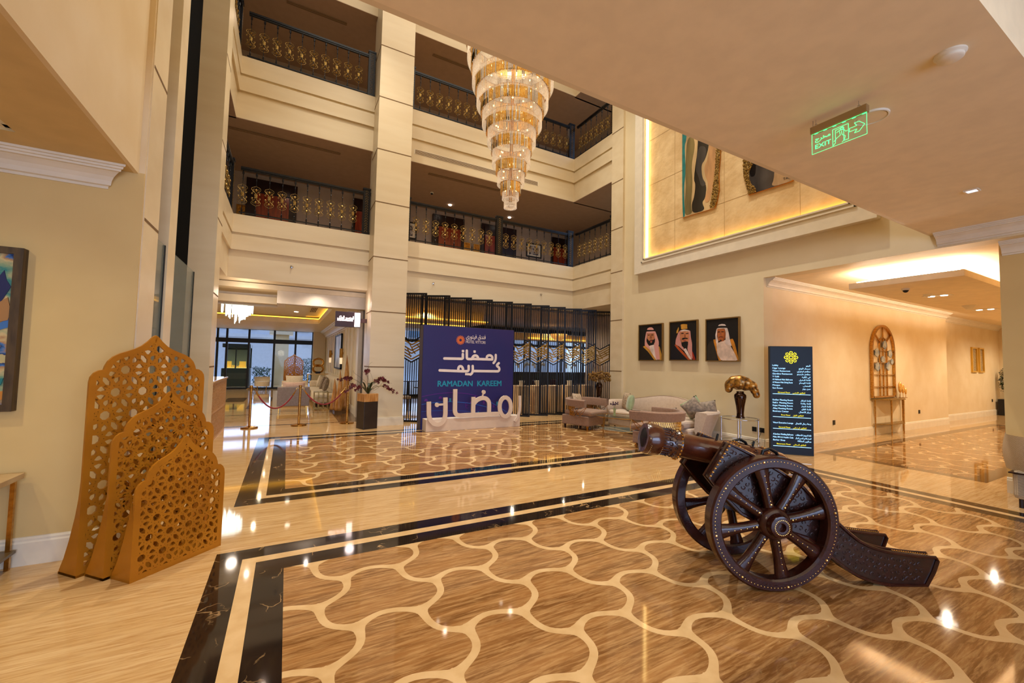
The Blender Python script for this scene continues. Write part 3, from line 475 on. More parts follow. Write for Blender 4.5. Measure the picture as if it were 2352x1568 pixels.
for y in (4.05, 5.55, 6.85): b.box(8.162, 8.166, y-.004, y+.004, FZ0+.3, FZ1-.3, 1)
for z in (5.15, 6.3, 7.5): b.box(8.162, 8.166, FY0+.3, FY1-.3, z-.004, z+.004, 1)
b.build('stone_panel', [M['stone'], mat('stone_joint', (176, 146, 100), .7)], fr)
b = MB(); i = .365
b.box(8.10, 8.155, FY1-i-.03, FY1-i, FZ0+i, FZ1-i); b.build('led_strip', mat('led_side', (255, 236, 190), .5, emit=6, ecol=(255, 220, 140)), fr)
b = MB(); b.box(8.10, 8.155, FY0+i, FY1-i, FZ0+i, FZ0+i+.012); b.box(8.10, 8.155, FY0+i, FY0+i+.02, FZ0+i, FZ1-i); b.build('led_strip', mat('led_bottom', (255, 200, 60), .5, emit=7, ecol=(255, 186, 50)), fr)
# gallery doors on the first floor
def gdoor(n, x0, x1, d0, d1, z0, rev=True):
    b = MB(); b.box(x0, x1, 14.10, 14.2, z0, z0+2.05, 0); b.box(d0, d1, 14.05, 14.12, z0, z0+1.62, 1)
    b.box(d0-.02, d1+.02, 14.06, 14.13, z0+1.66, z0+1.95, 0)
    return struct('door_%d' % n, b, [M['dwood'], M['wood']])
z1 = 4.772
gdoor(2, -1.26, .06, -1.0, -.15, z1); gdoor(3, 1.70, 2.6, 1.75, 2.5, z1); gdoor(4, 4.35, 5.55, 4.55, 5.4, z1); gdoor(5, 6.25, 7.75, 6.38, 7.0, z1); gdoor(6, 9.45, 10.35, 9.5, 10.2, z1)
# outside beyond the glass
b = MB(); b.box(-8, 24, 33, 33.3, -.5, 9, 0)
for i in range(12): b.box(-7.5+i*1.6, -6.7+i*1.6, 32.95, 33, 3.4, 5.2, 1)
b.box(-8, 12, 32.9, 33.3, 2.9, 3.15, 0)
tag(b.build('street_building', [mat('pale_street_facade', (196, 206, 226), .8), mat('blue_window', (96, 132, 170), .2)]), 'pale blue street facade seen through the lounge glass doors', 'building')

# ================================================================ CANNON
M['can'] = mat('dark_red_lacquer', (58, 24, 15), .22, 0, (46, 18, 12), 14, bump=.08, bscale=60, coat=.25, spec=.4)
M['canb'] = mat('brown_lacquer', (80, 36, 16), .24, 0, (60, 25, 12), 10, bump=.06, bscale=50, coat=.6)
M['canc'] = mat('carved_dark_lacquer', (46, 20, 16), .28, 0, (26, 12, 10), 20, coat=.5)
M['stud'] = mat('brass_stud', (236, 190, 110), .22, 1, (210, 160, 80), 40)
M['canv'] = mat('carved_curls', (58, 28, 20), .5, 0, (40, 18, 14), 20)
M['bore'] = mat('bore_dark', (14, 7, 5), .7)  # near-black brown for the inside of the bore
can = thing('cannon', 'ornate dark brown toy-size field cannon with brass studs on the patterned floor', 'cannon', (3.132, 1.740, 0), -.4653)
def scroll_field(mb, pts, mapf, r=.0035, m=0):
    """C-shaped carved curls at the given places"""
    for (u, v, s, a0, sg) in pts:
        P = []
        for k in range(12):
            t = k/11; a = a0+sg*t*4.9; q = s*(1-.62*t); P.append(mapf(u+q*cos(a), v+q*sin(a)))
        mb.tube(P, r, 5, m)
def wheel(name, y0, y1, face):
    R = .477; w = thing(name, None, None, (0, 0, 0)); w.parent = can
    rim = MB(); prof = []
    ri = .392
    sec = [(R-.012, y0), (R, y0+.012), (R, y1-.012), (R-.012, y1), (ri+.012, y1), (ri, y1-.012), (ri, y0+.012), (ri+.012, y0)]
    n = 72; vs = []
    for k in range(n):
        a = 2*pi*k/n
        for (r, y) in sec: vs.append((r*cos(a), y, R+r*sin(a)))
    ns = len(sec); rim.add(vs, [(k*ns+j, k*ns+(j+1) % ns, ((k+1) % n)*ns+(j+1) % ns, ((k+1) % n)*ns+j) for k in range(n) for j in range(ns)])
    rim.build('rim', M['can'], w, smooth=True)
    yc = (y0+y1)/2
    for k in range(8):
        a = 1.7603-.39+pi/4*k+.39; s = MB(); d = Vector((cos(a), 0, sin(a))); t = Vector((-sin(a), 0, cos(a)))
        N = 9; vs = []
        for i in range(N):
            f = i/(N-1); r = .075+f*(.40-.075); hw = .031+.018*(2*f-1)**2*(1 if f > .5 else .4)+.012*f; hd = .026+.010*(1-f)
            for q in range(10):
                b2 = 2*pi*q/10; vs.append(Vector((0, yc, R))+d*r+t*hw*cos(b2)+Vector((0, 1, 0))*hd*sin(b2))
        s.add(vs, [(i*10+q, i*10+(q+1) % 10, (i+1)*10+(q+1) % 10, (i+1)*10+q) for i in range(N-1) for q in range(10)])
        s.build('spoke', M['can'], w, smooth=True)
    h = MB(); sg = -1 if face < 0 else 1; yo = y0 if face < 0 else y1
    h.M = Matrix.Translation((0, yc, R)) @ Matrix.Rotation(pi/2 if sg < 0 else -pi/2, 4, 'X')
    h.lathe([(.0, -.06), (.098, -.06), (.112, -.03), (.118, .02), (.112, .05), (.098, .062), (.085, .068), (.083, .095), (.076, .112), (.05, .118), (.030, .116), (.026, .09), (.0, .09)], 32)
    h.build('hub', M['can'], w, smooth=True)
    st = MB(); yy = yo+sg*.001
    def dot(r, a, s, y=yy): st.sph((r*cos(a), y, R+r*sin(a)), s, 6, 4, sc=(1, .7, 1))
    for k in range(8):
        a = 1.7603-pi/4*k; dot(.4447, a, .0095)
        for i in range(1, 14): dot(.4447, a+i*pi/4/14, .0042)
        for i in range(5):
            dot(.16+i*.045, 1.7603+pi/4*k, .0042, yc+sg*(.035-.002*i))
        dot(.135, 1.7603+pi/4*k, .0085, yc+sg*.036)
    for i in range(26): dot(.052, 2*pi*i/26, .0046, yc+sg*.117)
    st.build('studs', M['stud'], w)['kind'] = 'stuff'
    return w
wheel('wheel', 0.0, .10, -1); wheel('wheel', .57, .67, 1)
b = MB(); b.cyl((0, .1, .477), (0, .57, .477), .038, n=16); b.build('axle', M['can'], can, smooth=True)
# cheeks with trail
TOP = [(-.281, 1.023), (-.19, .985), (-.102, .943), (.0, .885), (.12, .815), (.277, .713), (.381, .600), (.48, .505), (.565, .431), (.63, .375), (.695, .326), (.77, .288), (.854, .261), (.93, .243), (1.013, .232), (1.15, .216), (1.281, .208)]
BOT = [(1.296, .185), (1.262, .10), (1.205, .004), (1.007, .002), (.93, .006), (.848, .019), (.77, .040), (.69, .069), (.60, .12), (.523, .178), (.42, .27), (.30, .345), (.12, .40), (-.05, .44), (-.2, .52), (-.33, .65), (-.439, .776)]
OUT = TOP+BOT
def cheek(ya, yb):
    c = MB(); c.prism(OUT, lambda u, v: (u, ya, v), lambda u, v: (u, yb, v)); ch = c.build('cheek', M['canc'], can, bevel=.004)
    e = MB(); ym = (ya+yb)/2; yo = ya if ya < .3 else yb; s = -1 if ya < .3 else 1
    for y in (ya-.004, yb+.004):
        e.tube([(u, y, v) for u, v in OUT], .013, 6, closed=True)
    e.build('edge_moulding', M['can'], ch, smooth=True)
    e = MB(); rr = random.Random(3); P = []
    def half(u):
        t = [v for (a, v), (bb, v2) in zip(TOP, TOP[1:]) if a <= u <= bb]
        i = max(0, min(len(TOP)-2, sum(1 for q in TOP if q[0] <= u)-1)); f = (u-TOP[i][0])/(TOP[i+1][0]-TOP[i][0]); zt = TOP[i][1]+f*(TOP[i+1][1]-TOP[i][1])
        B = BOT[2:][::-1]; B = sorted(B); j = max(0, min(len(B)-2, sum(1 for q in B if q[0] <= u)-1)); g = (u-B[j][0])/(B[j+1][0]-B[j][0]); zb = B[j][1]+g*(B[j+1][1]-B[j][1])
        return zb, zt
    u = -.33
    while u < 1.2:
        zb, zt = half(u); n = max(1, int((zt-zb-.05)/.043))
        for k in range(n): P.append((u+(.02 if k % 2 else 0), zb+.03+(k+.5)*(zt-zb-.06)/n, .018, rr.random()*6, 1 if k % 2 else -1))
        u += .045
    scroll_field(e, P, lambda a, c2: (a, yo-s*.0005, c2), .0042)
    for y in (ya-.001, yb+.001):
        if (y < .3) == (ya < .3): pass
    e.build('carving', M['canv'], ch)
    e = MB()
    def dots(p, q, n, r=.0085):
        for i in range(n):
            t = (i+.5)/n; e.sph((p[0]+(q[0]-p[0])*t, yo+s*.014, p[1]+(q[1]-p[1])*t), r, 6, 4)
    dots(OUT[-1], TOP[0], 9)
    for (p, q) in zip(TOP[:6], TOP[1:7]): 
        for i in range(4):
            t = i/4; e.sph((p[0]+(q[0]-p[0])*t, yo-s*.02, p[1]+(q[1]-p[1])*t+.013), .005, 6, 4)
    for i in range(16):
        t = i/15; e.sph((.98+.27*t, yo-s*.03, .245-.03*t), .006, 6, 4)
    e.build('studs', M['stud'], ch)['kind'] = 'stuff'
cheek(.10, .165); cheek(.505, .57)
b = MB(); b.box(-.22, .1, .16, .51, .60, .68); b.build('cross_beam', M['can'], can, bevel=.008); b = MB(); b.box(.55, .68, .16, .51, .22, .30); b.build('cross_beam', M['can'], can, bevel=.008)
# barrel along its own axis
A0 = Vector((-.845, .335, 1.022)); DV = Vector((.983, 0, -.186)).normalized()
X = Vector((0, 1, 0)); Yv = DV.cross(X).normalized()
BM = Matrix(((X.x, Yv.x, DV.x, A0.x), (X.y, Yv.y, DV.y, A0.y), (X.z, Yv.z, DV.z, A0.z), (0, 0, 0, 1)))
b = MB(); b.M = BM
b.lathe([(.080, .0), (.112, -.004), (.121, .010), (.124, .05), (.120, .10), (.106, .13), (.101, .16), (.102, .20), (.106, .245), (.114, .255), (.116, .275), (.106, .285), (.099, .295), (.097, .45), (.100, .60), (.103, .72), (.112, .725), (.113, .75), (.105, .756), (.107, .95), (.117, .955), (.118, .985), (.109, .992), (.108, 1.10), (.100, 1.14), (.07, 1.17), (.032, 1.18), (.030, 1.21), (.045, 1.235), (.034, 1.265), (.0, 1.272)], 40)
b.build('barrel', M['canb'], can, smooth=True)
b = MB(); b.M = BM; b.lathe([(.0, .35), (.074, .35), (.080, .0)], 32); b.build('bore', M['bore'], can, smooth='all')
b = MB(); b.M = BM
P = []
for i in range(16):
    for j in range(2): P.append((2*pi*i/16+(j*.2), .185+j*.042, .017, i*1.3, 1 if i % 2 else -1))
scroll_field(b, [(a*.104, z, s, a0, g) for a, z, s, a0, g in P], lambda u, v: (.1055*cos(u/.104), .1055*sin(u/.104), v), .0042)
for i in range(26): a = 2*pi*i/26; b.tube([(.106*cos(a), .106*sin(a), .125), (.1035*cos(a), .1035*sin(a), .175)], .0035, 5)
scroll_field(b, [(2*pi*i/14*.108, .87, .02, i, 1) for i in range(14)]+[(2*pi*i/14*.108, 1.04, .02, i, -1) for i in range(14)], lambda u, v: (.108*cos(u/.108), .108*sin(u/.108), v), .004)
b.build('carving', M['canv'], can)
b = MB(); b.M = BM
for i in range(24): a = 2*pi*i/24; b.sph((.118*cos(a), .118*sin(a), .265), .0088, 6, 4)
for z in (.738, .970):
    for i in range(22): a = 2*pi*i/22; b.sph((.116*cos(a), .116*sin(a), z), .0085, 6, 4)
for i in range(20): a = pi*(1.1+.8*i/20); b.sph((.123*cos(a), .123*sin(a), .03), .003, 5, 3); b.sph((.119*cos(a), .119*sin(a), .118), .003, 5, 3)
b.build('studs', M['stud'], can)['kind'] = 'stuff'
b = MB()
for (s, h) in ((.60, .05), (.90, .05)):
    b = MB(); p = A0+DV*s-Yv*0+Vector((0, 0, .10)); b.cyl(p, p+Vector((.014, 0, h)), .009, .008, 8); b.build('sighting_pin', M['black'], can)
for q in (.14, .53): b = MB(); b.tube([(-.02, q, .90), (.0, q, .97), (.05, q, .985), (.1, q, .96), (.13, q, .90)], .012, 8); b.build('lifting_handle', M['black'], can, smooth=True)

# ================================================================ ARCHED LATTICE SCREENS
def arch_outline(w, h):
    hs = h-.30                                       # shoulder
    L = [(0, 0), (0, hs-.07), (.006, hs-.03), (.025, hs), (.05, hs+.017), (.078, hs+.022), (.085, hs+.05), (.10, hs+.085), (.13, hs+.12), (.17, hs+.145), (.22, hs+.165), (.27, hs+.187), (.31, hs+.212), (.35, hs+.25), (.382, hs+.29), (.40, hs+.30)]
    k = (w/2)/.40
    L = [(x*k if y > hs-.08 else x, y) for x, y in L]
    return L+[(w-x, y) for x, y in L[-2::-1]]
def inside(p, poly):
    r = False; x, y = p
    for i in range(len(poly)):
        (a, b), (c, d) = poly[i-1], poly[i]
        if (b > y) != (d > y) and x < (c-a)*(y-b)/(d-b)+a: r = not r
    return r
def offset_poly(poly, d):
    n = len(poly); out = []
    for i in range(n):
        p0 = Vector(poly[i-1]); p1 = Vector(poly[i]); p2 = Vector(poly[(i+1) % n])
        e1 = (p1-p0); e2 = (p2-p1)
        if e1.length < 1e-6 or e2.length < 1e-6: out.append(tuple(p1)); continue
        e1.normalize(); e2.normalize(); n1 = Vector((e1.y, -e1.x)); n2 = Vector((e2.y, -e2.x)); b = n1+n2
        b /= max(.35, 1+n1.dot(n2)); out.append(tuple(p1+b*d))
    return out
def girih(E, ang=radians(70)):
    """segments of a decagon + bow-tie star pattern, edge E, centred at 0"""
    segs = []
    Rr = E/(2*sin(pi/10)); ap = Rr*cos(pi/10)
    def tile(V):
        n = len(V); rays = []
        for i in range(n):
            a, b = Vector(V[i]), Vector(V[(i+1) % n]); m = (a+b)/2; e = (b-a).normalized(); nn = Vector((-e.y, e.x))
            for s in (1, -1):
                d = e*cos(ang)*s+nn*sin(ang); rays.append((m+d*1e-5, d, i))
        C = []
        for i in range(len(rays)):
            for j in range(i+1, len(rays)):
                if rays[i][2] == rays[j][2]: continue
                p, d, _ = rays[i]; q, e, _ = rays[j]; den = d.x*e.y-d.y*e.x
                if abs(den) < 1e-6: continue
                t = ((q.x-p.x)*e.y-(q.y-p.y)*e.x)/den; u = ((q.x-p.x)*d.y-(q.y-p.y)*d.x)/den
                if t > 1e-4 and u > 1e-4: C.append((t+u, i, j, t, u))
        C.sort(); used = set()
        for l, i, j, t, u in C:
            if i in used or j in used or l > E*3.2: continue
            used |= {i, j}; segs.append((rays[i][0], rays[i][0]+rays[i][1]*t)); segs.append((rays[j][0], rays[j][0]+rays[j][1]*u))
    v1 = Vector((2*ap, 0)); v2 = Vector((2*ap*cos(radians(72)), 2*ap*sin(radians(72))))
    def dec(c): return [(c.x+Rr*cos(pi/10+i*pi/5), c.y+Rr*sin(pi/10+i*pi/5)) for i in range(10)]
    base = dec(Vector((0, 0)))
    for i in range(-8, 9):
        for j in range(-8, 9):
            c = v1*i+v2*j
            if abs(c.x) > 1.1 or abs(c.y) > 1.4: continue
            k0 = len(segs); D = dec(c); tile(D)
            # bow-tie between four decagons
            A = dec(c); B = dec(c+v1); C2 = dec(c+v2); D2 = dec(c+v1+v2)
            def near(poly, q): return sorted(poly, key=lambda p: (p[0]-q.x)**2+(p[1]-q.y)**2)
            g = c+(v1+v2)/2; allp = []
            for P in (A, B, C2, D2):
                for p in P:
                    if (Vector(p)-g).length < E*1.35 and not any((Vector(p)-Vector(o)).length < 1e-4 for o in allp): allp.append(p)
            allp.sort(key=lambda p: atan2(p[1]-g.y, p[0]-g.x))
            if len(allp) == 6: tile(allp)
            # ring inside each decagon
            q = [Vector((c.x+ap*.50*cos(i2*pi/4+.3), c.y+ap*.50*sin(i2*pi/4+.3))) for i2 in range(8)]
            for i2 in range(8): segs.append((q[i2-1], q[i2]))
    return segs
def lattice_arch(label, w, h, Q, E, bw, loc=None):
    t = thing('arch_screen', label, 'screen', (Q[0], Q[1], 0), atan2(.687, .726), 'gold arched screens nested by size')
    o = arch_outline(w, h); inn = offset_poly(o, -.047 if w > .7 else -.04) if True else None
    # orientation check so the offset goes inward
    if not inside(inn[0], o) : inn = offset_poly(o, .04)
    b = MB(); n = len(o); y0, y1 = 0, .018
    vs = [(p[0], y0, p[1]) for p in o]+[(p[0], y0, p[1]) for p in inn]+[(p[0], y1, p[1]) for p in o]+[(p[0], y1, p[1]) for p in inn]
    fs = []
    for i in range(n):
        j = (i+1) % n; fs += [(i, j, n+j, n+i), (2*n+i, 3*n+i, 3*n+j, 2*n+j), (i, 2*n+i, 2*n+j, j), (n+i, n+j, 3*n+j, 3*n+i)]
    b.add(vs, fs); b.build('border', M['gold'], t)
    b = MB(); cx, cy = w*.5, h*.55; mid = offset_poly(o, (-.02))
    if not inside(mid[0], o): mid = offset_poly(o, .02)
    for k, (p, q) in enumerate(girih(E)):
        L = (q-p).length; N = max(2, int(L/.012)); run = None
        for i in range(N+1):
            s = p+(q-p)*i/N; ins = inside((s.x+cx, s.y+cy), mid)
            if ins and run is None: run = s
            if run is not None and (not ins or i == N):
                if (s-run).length > .004: b.bar((run.x+cx, .009, run.y+cy), (s.x+cx, .009, s.y+cy), bw, .0165+.0002*(k % 5), up=(0, 1, 0))
                run = None
    b.build('lattice', M['gold'], t)
    for x in (0, w-.016):
        b = MB(); H = min(.68, h*.45); pr = [(.018, 0), (.20, 0), (.195, .03), (.15, .12), (.10, .26), (.055, .42), (.03, .55), (.018, H)]
        b.prism(pr, lambda u, v: (x, u, v), lambda u, v: (x+.016, u, v)); b.build('side_brace', M['gold'], t)
    b = MB(); b.box(0, w, -.0, .205, 0, .018); b.build('foot', M['gold'], t)
    return t
lattice_arch('tallest gold arched lattice screen at the back of the nested three', .82, 1.755, (-1.252, 4.10, 0), .058, .0195)
lattice_arch('middle gold arched lattice screen between the tallest and the smallest', .73, 1.306, (-1.071, 3.974, 0), .050, .0165)
lattice_arch('smallest gold arched lattice screen standing in front of the other two', .65, .97, (-.898, 3.851, 0), .044, .0145)

# ================================================================ BACKDROP AND LETTERS
M['navy'] = mat('navy_print', (44, 34, 104), .45, col2=(26, 34, 104), scale=.8, lo=.3, hi=.7)
M['navyd'] = mat('backdrop_edge', (58, 48, 74), .5)
M['pwhite'] = mat('printed_white', (238, 228, 226), .5); M['teal'] = mat('printed_teal', (24, 150, 186), .5)
M['orange'] = mat('printed_orange', (236, 120, 52), .5); M['violet'] = mat('printed_violet', (92, 26, 140), .5); M['bline'] = mat('printed_blue', (38, 96, 190), .5)
M['let'] = mat('letter_paint', (226, 210, 196), .5)
t = thing('backdrop', 'navy blue Ramadan Kareem greeting backdrop standing before the black screens', 'backdrop', (0, 0, 0))
b = MB(); b.box(2.735, 5.13, 9.36, 9.62, 0, 2.42, 0); b.build('board', M['navyd'], t, bevel=.004)
b = MB(); b.box(2.745, 5.125, 9.352, 9.361, .003, 2.415, 0); b.build('front_print', M['navy'], t)
SK = [0]
def stroke(mb, P, w, y, th, m=0):
    """flat stroke of constant width with round ends, in the xz plane, one clean outline"""
    P = [Vector(p) for p in P]; closed = len(P) > 4 and (P[0]-P[-1]).length < 1e-3
    SK[0] += 1; e_ = .00035*(SK[0] % 12)
    fa = lambda a, c: (a, y-th-e_, c); fb = lambda a, c: (a, y, c)
    if closed:
        P = P[:-1]; n = len(P); A = []; B = []
        for i in range(n):
            d = (P[(i+1) % n]-P[i-1]).normalized(); q = Vector((-d.y, d.x))*w/2; A.append(P[i]+q); B.append(P[i]-q)
        vs = [fa(*p) for p in A]+[fa(*p) for p in B]+[fb(*p) for p in A]+[fb(*p) for p in B]; fs = []
        for i in range(n):
            k = (i+1) % n; fs += [(i, k, n+k, n+i), (i, 2*n+i, 2*n+k, k), (n+i, n+k, 3*n+k, 3*n+i)]
        mb.add(vs, fs, m); return
    Q = []
    for i, p in enumerate(P):                         # round the corners with a short arc
        if i in (0, len(P)-1): Q.append(p); continue
        a = P[i-1]-p; b_ = P[i+1]-p; r = min(w*.75, a.length*.48, b_.length*.48); a = p+a.normalized()*r; b_ = p+b_.normalized()*r
        for k in range(7): t = k/6; Q.append(a*(1-t)**2+p*2*t*(1-t)+b_*t*t)
    L = []; R = []
    for i, p in enumerate(Q):
        d = Q[min(i+1, len(Q)-1)]-Q[max(i-1, 0)]
        if d.length < 1e-6: continue
        d.normalize(); q = Vector((-d.y, d.x))*w/2; L.append(p+q); R.append(p-q)
    d = (Q[-1]-Q[-2]).normalized(); a0 = atan2(d.y, d.x); E = [Q[-1]+Vector((cos(a0+pi/2-pi*k/8), sin(a0+pi/2-pi*k/8)))*w/2*(1 if ROUND else 1) for k in range(1, 8)] if ROUND else []
    d = (Q[0]-Q[1]).normalized(); a0 = atan2(d.y, d.x); S = [Q[0]+Vector((cos(a0+pi/2-pi*k/8), sin(a0+pi/2-pi*k/8)))*w/2 for k in range(1, 8)] if ROUND else []
    n = len(L); vs = [fa(*p) for p in L]+[fa(*p) for p in R]+[fb(*p) for p in L]+[fb(*p) for p in R]; fs = []
    for i in range(n-1): fs += [(i, i+1, n+i+1, n+i), (i, 2*n+i, 2*n+i+1, i+1), (n+i, n+i+1, 3*n+i+1, 3*n+i)]
    mb.add(vs, fs, m)
    for (X0, X1, AR_) in ((L[-1], R[-1], E), (R[0], L[0], S)): mb.prism([tuple(X0)]+[tuple(p) for p in AR_]+[tuple(X1)] if AR_ else [tuple(X0), tuple(X1), tuple((X0+X1)/2)], fa, fb, m)
ROUND = True
b = MB()
for p in TR['head'][:-4]: stroke(b, p, .062, 9.352, .002)
for p in TR['head']:
    if (Vector(p[0])-Vector(p[-1])).length < .01:
        x, z = p[0]; b.box(x-.03, x+.03, 9.3495, 9.352, z-.028, z+.028)
    elif p in TR['head'][-4:]: stroke(b, p, .062, 9.352, .002)
MX = lambda x, y, z, s=1: Matrix(((s,0,0,x),(0,0,-1,y),(0,s,0,z),(0,0,0,1)))
text(b, arab('فندق فيتوري'), .15, MX(3.80, 9.3515, 2.15), width=.52); text(b, arab('فندق فيتوري'), .15, MX(3.803, 9.3508, 2.151), width=.52)
text(b, 'HOTEL VITTORI', .1, MX(3.80, 9.3515, 2.035), width=.52)
b.build('white_lettering', M['pwhite'], t)
b = MB(); [text(b, 'RAMADAN  KAREEM', .19, MX(3.12+dx, 9.3515-dy, .99+dz), width=1.67) for dx, dy, dz in ((-.005, .0, 0), (0, .0006, .003), (.005, .0012, 0), (.0, .0018, -.003))]; b.build('teal_lettering', M['teal'], t)
b = MB()
for i in range(16):
    a = 2*pi*i/16; c0 = Vector((3.66, 2.10)); 
    for s in (-.07, .07):
        p = c0+Vector((cos(a+s*.6), sin(a+s*.6)))*.030; q = c0+Vector((cos(a+s*1.6), sin(a+s*1.6)))*.10; b.bar((p.x, 9.351, p.y), (q.x, 9.351, q.y), .010, .002, up=(0, 1, 0))
    q = c0+Vector((cos(a), sin(a)))*.107; b.bar((q.x-.007, 9.351, q.y), (q.x+.007, 9.351, q.y), .014, .002, up=(0, 1, 0))
b.build('sunburst_emblem', M['orange'], t)
b = MB()
def arcl(x0, z0, xm, zm, x1, z1, m, w=.012):
    P = []
    for i in range(25):
        s = i/24; P.append(((1-s)**2*x0+2*s*(1-s)*xm+s*s*x1, 9.351, (1-s)**2*z0+2*s*(1-s)*zm+s*s*z1))
    for p, q in zip(P, P[1:]): b.bar(p, q, w, .0015+.0003*m, m, up=(0, 1, 0))
arcl(2.75, .76, 3.7, .96, 4.35, .66, 0); arcl(4.35, .66, 4.7, .50, 4.97, .32, 2); arcl(2.75, .58, 3.6, .72, 4.5, .44, 2, .014); arcl(2.75, .42, 3.7, .46, 4.5, .28, 2, .007)
rr = random.Random(5)
for i in range(22):
    x = 2.85+rr.random()*1.9; z = .22+rr.random()*.5-(.15 if x > 4.2 else 0)
    if z < .15: continue
    k = rr.choice([0, 1]); s = .045
    kind = i % 4
    if kind == 0:
        for j in range(9):
            a = .9+j*.5; p = (x+s*cos(a), 9.3508, z+s*sin(a)); q = (x+s*cos(a+.5), 9.3508, z+s*sin(a+.5)); b.bar(p, q, .008+.006*sin(pi*j/8), .0012, k, up=(0, 1, 0))
    elif kind == 1: b.prism([(x-s, z), (x-s*.7, z+s*.8), (x, z+s*1.3), (x+s*.7, z+s*.8), (x+s, z)], lambda a, c: (a, 9.3505, c), lambda a, c: (a, 9.352, c), k)
    elif kind == 2: b.box(x-.02, x-.004, 9.3505, 9.352, z, z+.08, k); b.box(x+.004, x+.02, 9.3505, 9.352, z, z+.08, k)
    else: b.prism([(x-s, z), (x, z+s*1.4), (x+s, z)], lambda a, c: (a, 9.3505, c), lambda a, c: (a, 9.352, c), k)
b.build('printed_ornaments', [M['violet'], M['teal'], M['bline']], t)
t = thing('letter_sculpture', 'big cream three-dimensional Arabic letters on a white plinth before the backdrop', 'sign', (0, 0, 0))
b = MB(); b.box(2.775, 5.185, 9.05, 9.33, 0, .27); b.build('plinth', M['let'], t, bevel=.004)
b = MB()
ROUND = False
for p in TR['big'][:-1]: stroke(b, p, .098, 9.049, .035)
stroke(b, TR['big'][-1], .062, 9.049, .035)
for p, w in zip(TR['thin'], (.042, .032)): stroke(b, p, w, 9.049, .03)
for x, z in (TR['thin'][0][0], (4.157, .867)): b.prism([(x+.048*cos(i*pi/9), z+.048*sin(i*pi/9)) for i in range(18)], lambda a, c: (a, 9.012, c), lambda a, c: (a, 9.049, c))
b.build('letters', M['let'], t)

# ================================================================ CHANDELIERS
M['crys_glow'] = mat('crystal', (252, 242, 226), .04, 0, (226, 206, 176), 40, alpha=.46, spec=1)
M['crys_glow'].node_tree.nodes['Principled BSDF'].inputs['Emission Color'].default_value = srgb((255, 232, 204)); M['crys_glow'].node_tree.nodes['Principled BSDF'].inputs['Emission Strength'].default_value = .22  # faint emission added to whiten the crystals, which are no lamps
M['gmir'] = mat('gold_mirror', (252, 214, 132), .26, .9, (232, 178, 84), 25)
M['cold'] = mat('silver_mirror', (226, 226, 232), .06, 1)
ch = thing('chandelier', 'huge tapering tiered gold and crystal chandelier hanging in the atrium', 'chandelier', (3.43, 6.5, 0))
TIERS = [(.11,4.38,4.56,0),(.145,4.53,4.67,0),(.185,4.63,4.82,1),(.24,4.80,5.02,0),(.275,4.99,5.21,1),(.34,5.15,5.45,0),(.37,5.37,5.61,1),(.435,5.54,5.80,0),(.47,5.74,6.0,1),(.54,5.88,6.13,0),(.575,6.09,6.33,1),(.65,6.25,6.52,0),(.68,6.48,6.76,1),(.74,6.62,6.95,0),(.77,6.9,7.15,1),(.84,7.1,7.45,0),(.87,7.4,7.7,1)]
for i, (r, za, zb, g) in enumerate(TIERS):
    b = MB(); n = int(2*pi*r/(.030 if g else .027))
    for k in range(n):
        a = 2*pi*k/n; x, y = r*cos(a), r*sin(a)
        if g:
            tx, ty = -sin(a)*.0125, cos(a)*.0125; j = .008 if k % 2 else 0
            b.add([(x-tx, y-ty, za+j), (x+tx, y+ty, za+j), (x*1.012, y*1.012, za+j), (x-tx, y-ty, zb), (x+tx, y+ty, zb), (x*1.012, y*1.012, zb)], [(0, 2, 5, 3), (2, 1, 4, 5), (1, 0, 3, 4), (0, 1, 2), (3, 5, 4)], 1 if random.random() < .28 else 0)
        else:
            q = r*(.35 if (i == 0 and k % 2) else 1); z0 = za if i else za-.0; b.tube([(x, y, z0+.012), (x, y, zb)], .0078, 5); b.sph((x, y, z0), .0105, 5, 4)
    if i == 0:
        for k in range(24): a = 2*pi*k/24; b.tube([(r*cos(a), r*sin(a), za+.02), (r*.55*cos(a), r*.55*sin(a), za-.015), (.01*cos(a), .01*sin(a), za-.03)], .006, 5)
    b.build('gold_tier' if g else 'crystal_tier', [M['gmir'], M['cold']] if g else M['crys_glow'], ch)
b = MB()
for (r, za, zb, g) in TIERS:
    n = max(24, int(r*90)); b.tube([((r)*cos(2*pi*k/n), (r)*sin(2*pi*k/n), zb) for k in range(n)], .008, 6, closed=True)
    for k in range(0, n, 2): b.sph(((r+.008)*cos(2*pi*k/n), (r+.008)*sin(2*pi*k/n), zb), .009, 4, 3)
b.cyl((0, 0, 4.5), (0, 0, 9.2), .035, n=10); b.cyl((0, 0, 9.2), (0, 0, 12.4), .012, n=8)
b.build('ring_frame', M['brass'], ch)
b = MB()
for i, (r, za, zb, g) in enumerate(TIERS[2:]):
    for k in range(max(3, int(r*10))):
        a = 2*pi*k/max(3, int(r*10))+i; p_ = (r*.62*cos(a), r*.62*sin(a), (za+zb)/2)
        if b.v == []: b.sph((0, 0, 0), .016, 6, 4); bulb = b.build('bulb', mat('chandelier_bulb', (255, 210, 140), .5, emit=6, ecol=(255, 205, 130)), ch, loc=p_); continue
        o = bulb.copy(); COL.objects.link(o); o.location = p_
light('chandelier_light', 'POINT', (3.43, 6.5, 7.9), 14, (1, .78, .5), .25)
ch2 = thing('chandelier', 'bright icicle chandelier glowing under the curved lounge ceiling', 'chandelier', (-1.25, 13.5, 0))
b = MB(); rr = random.Random(2)
for k in range(60):
    a = rr.random()*2*pi; q = .36*sqrt(rr.random()); L = .10+.42*(1-q/.42)*(.6+.4*rr.random()); x, y = q*cos(a), q*sin(a)
    b.tube([(x, y, 3.09), (x, y, 2.93-L*.5), (x, y, 2.93-L)], [.017, .015, .009], 6)
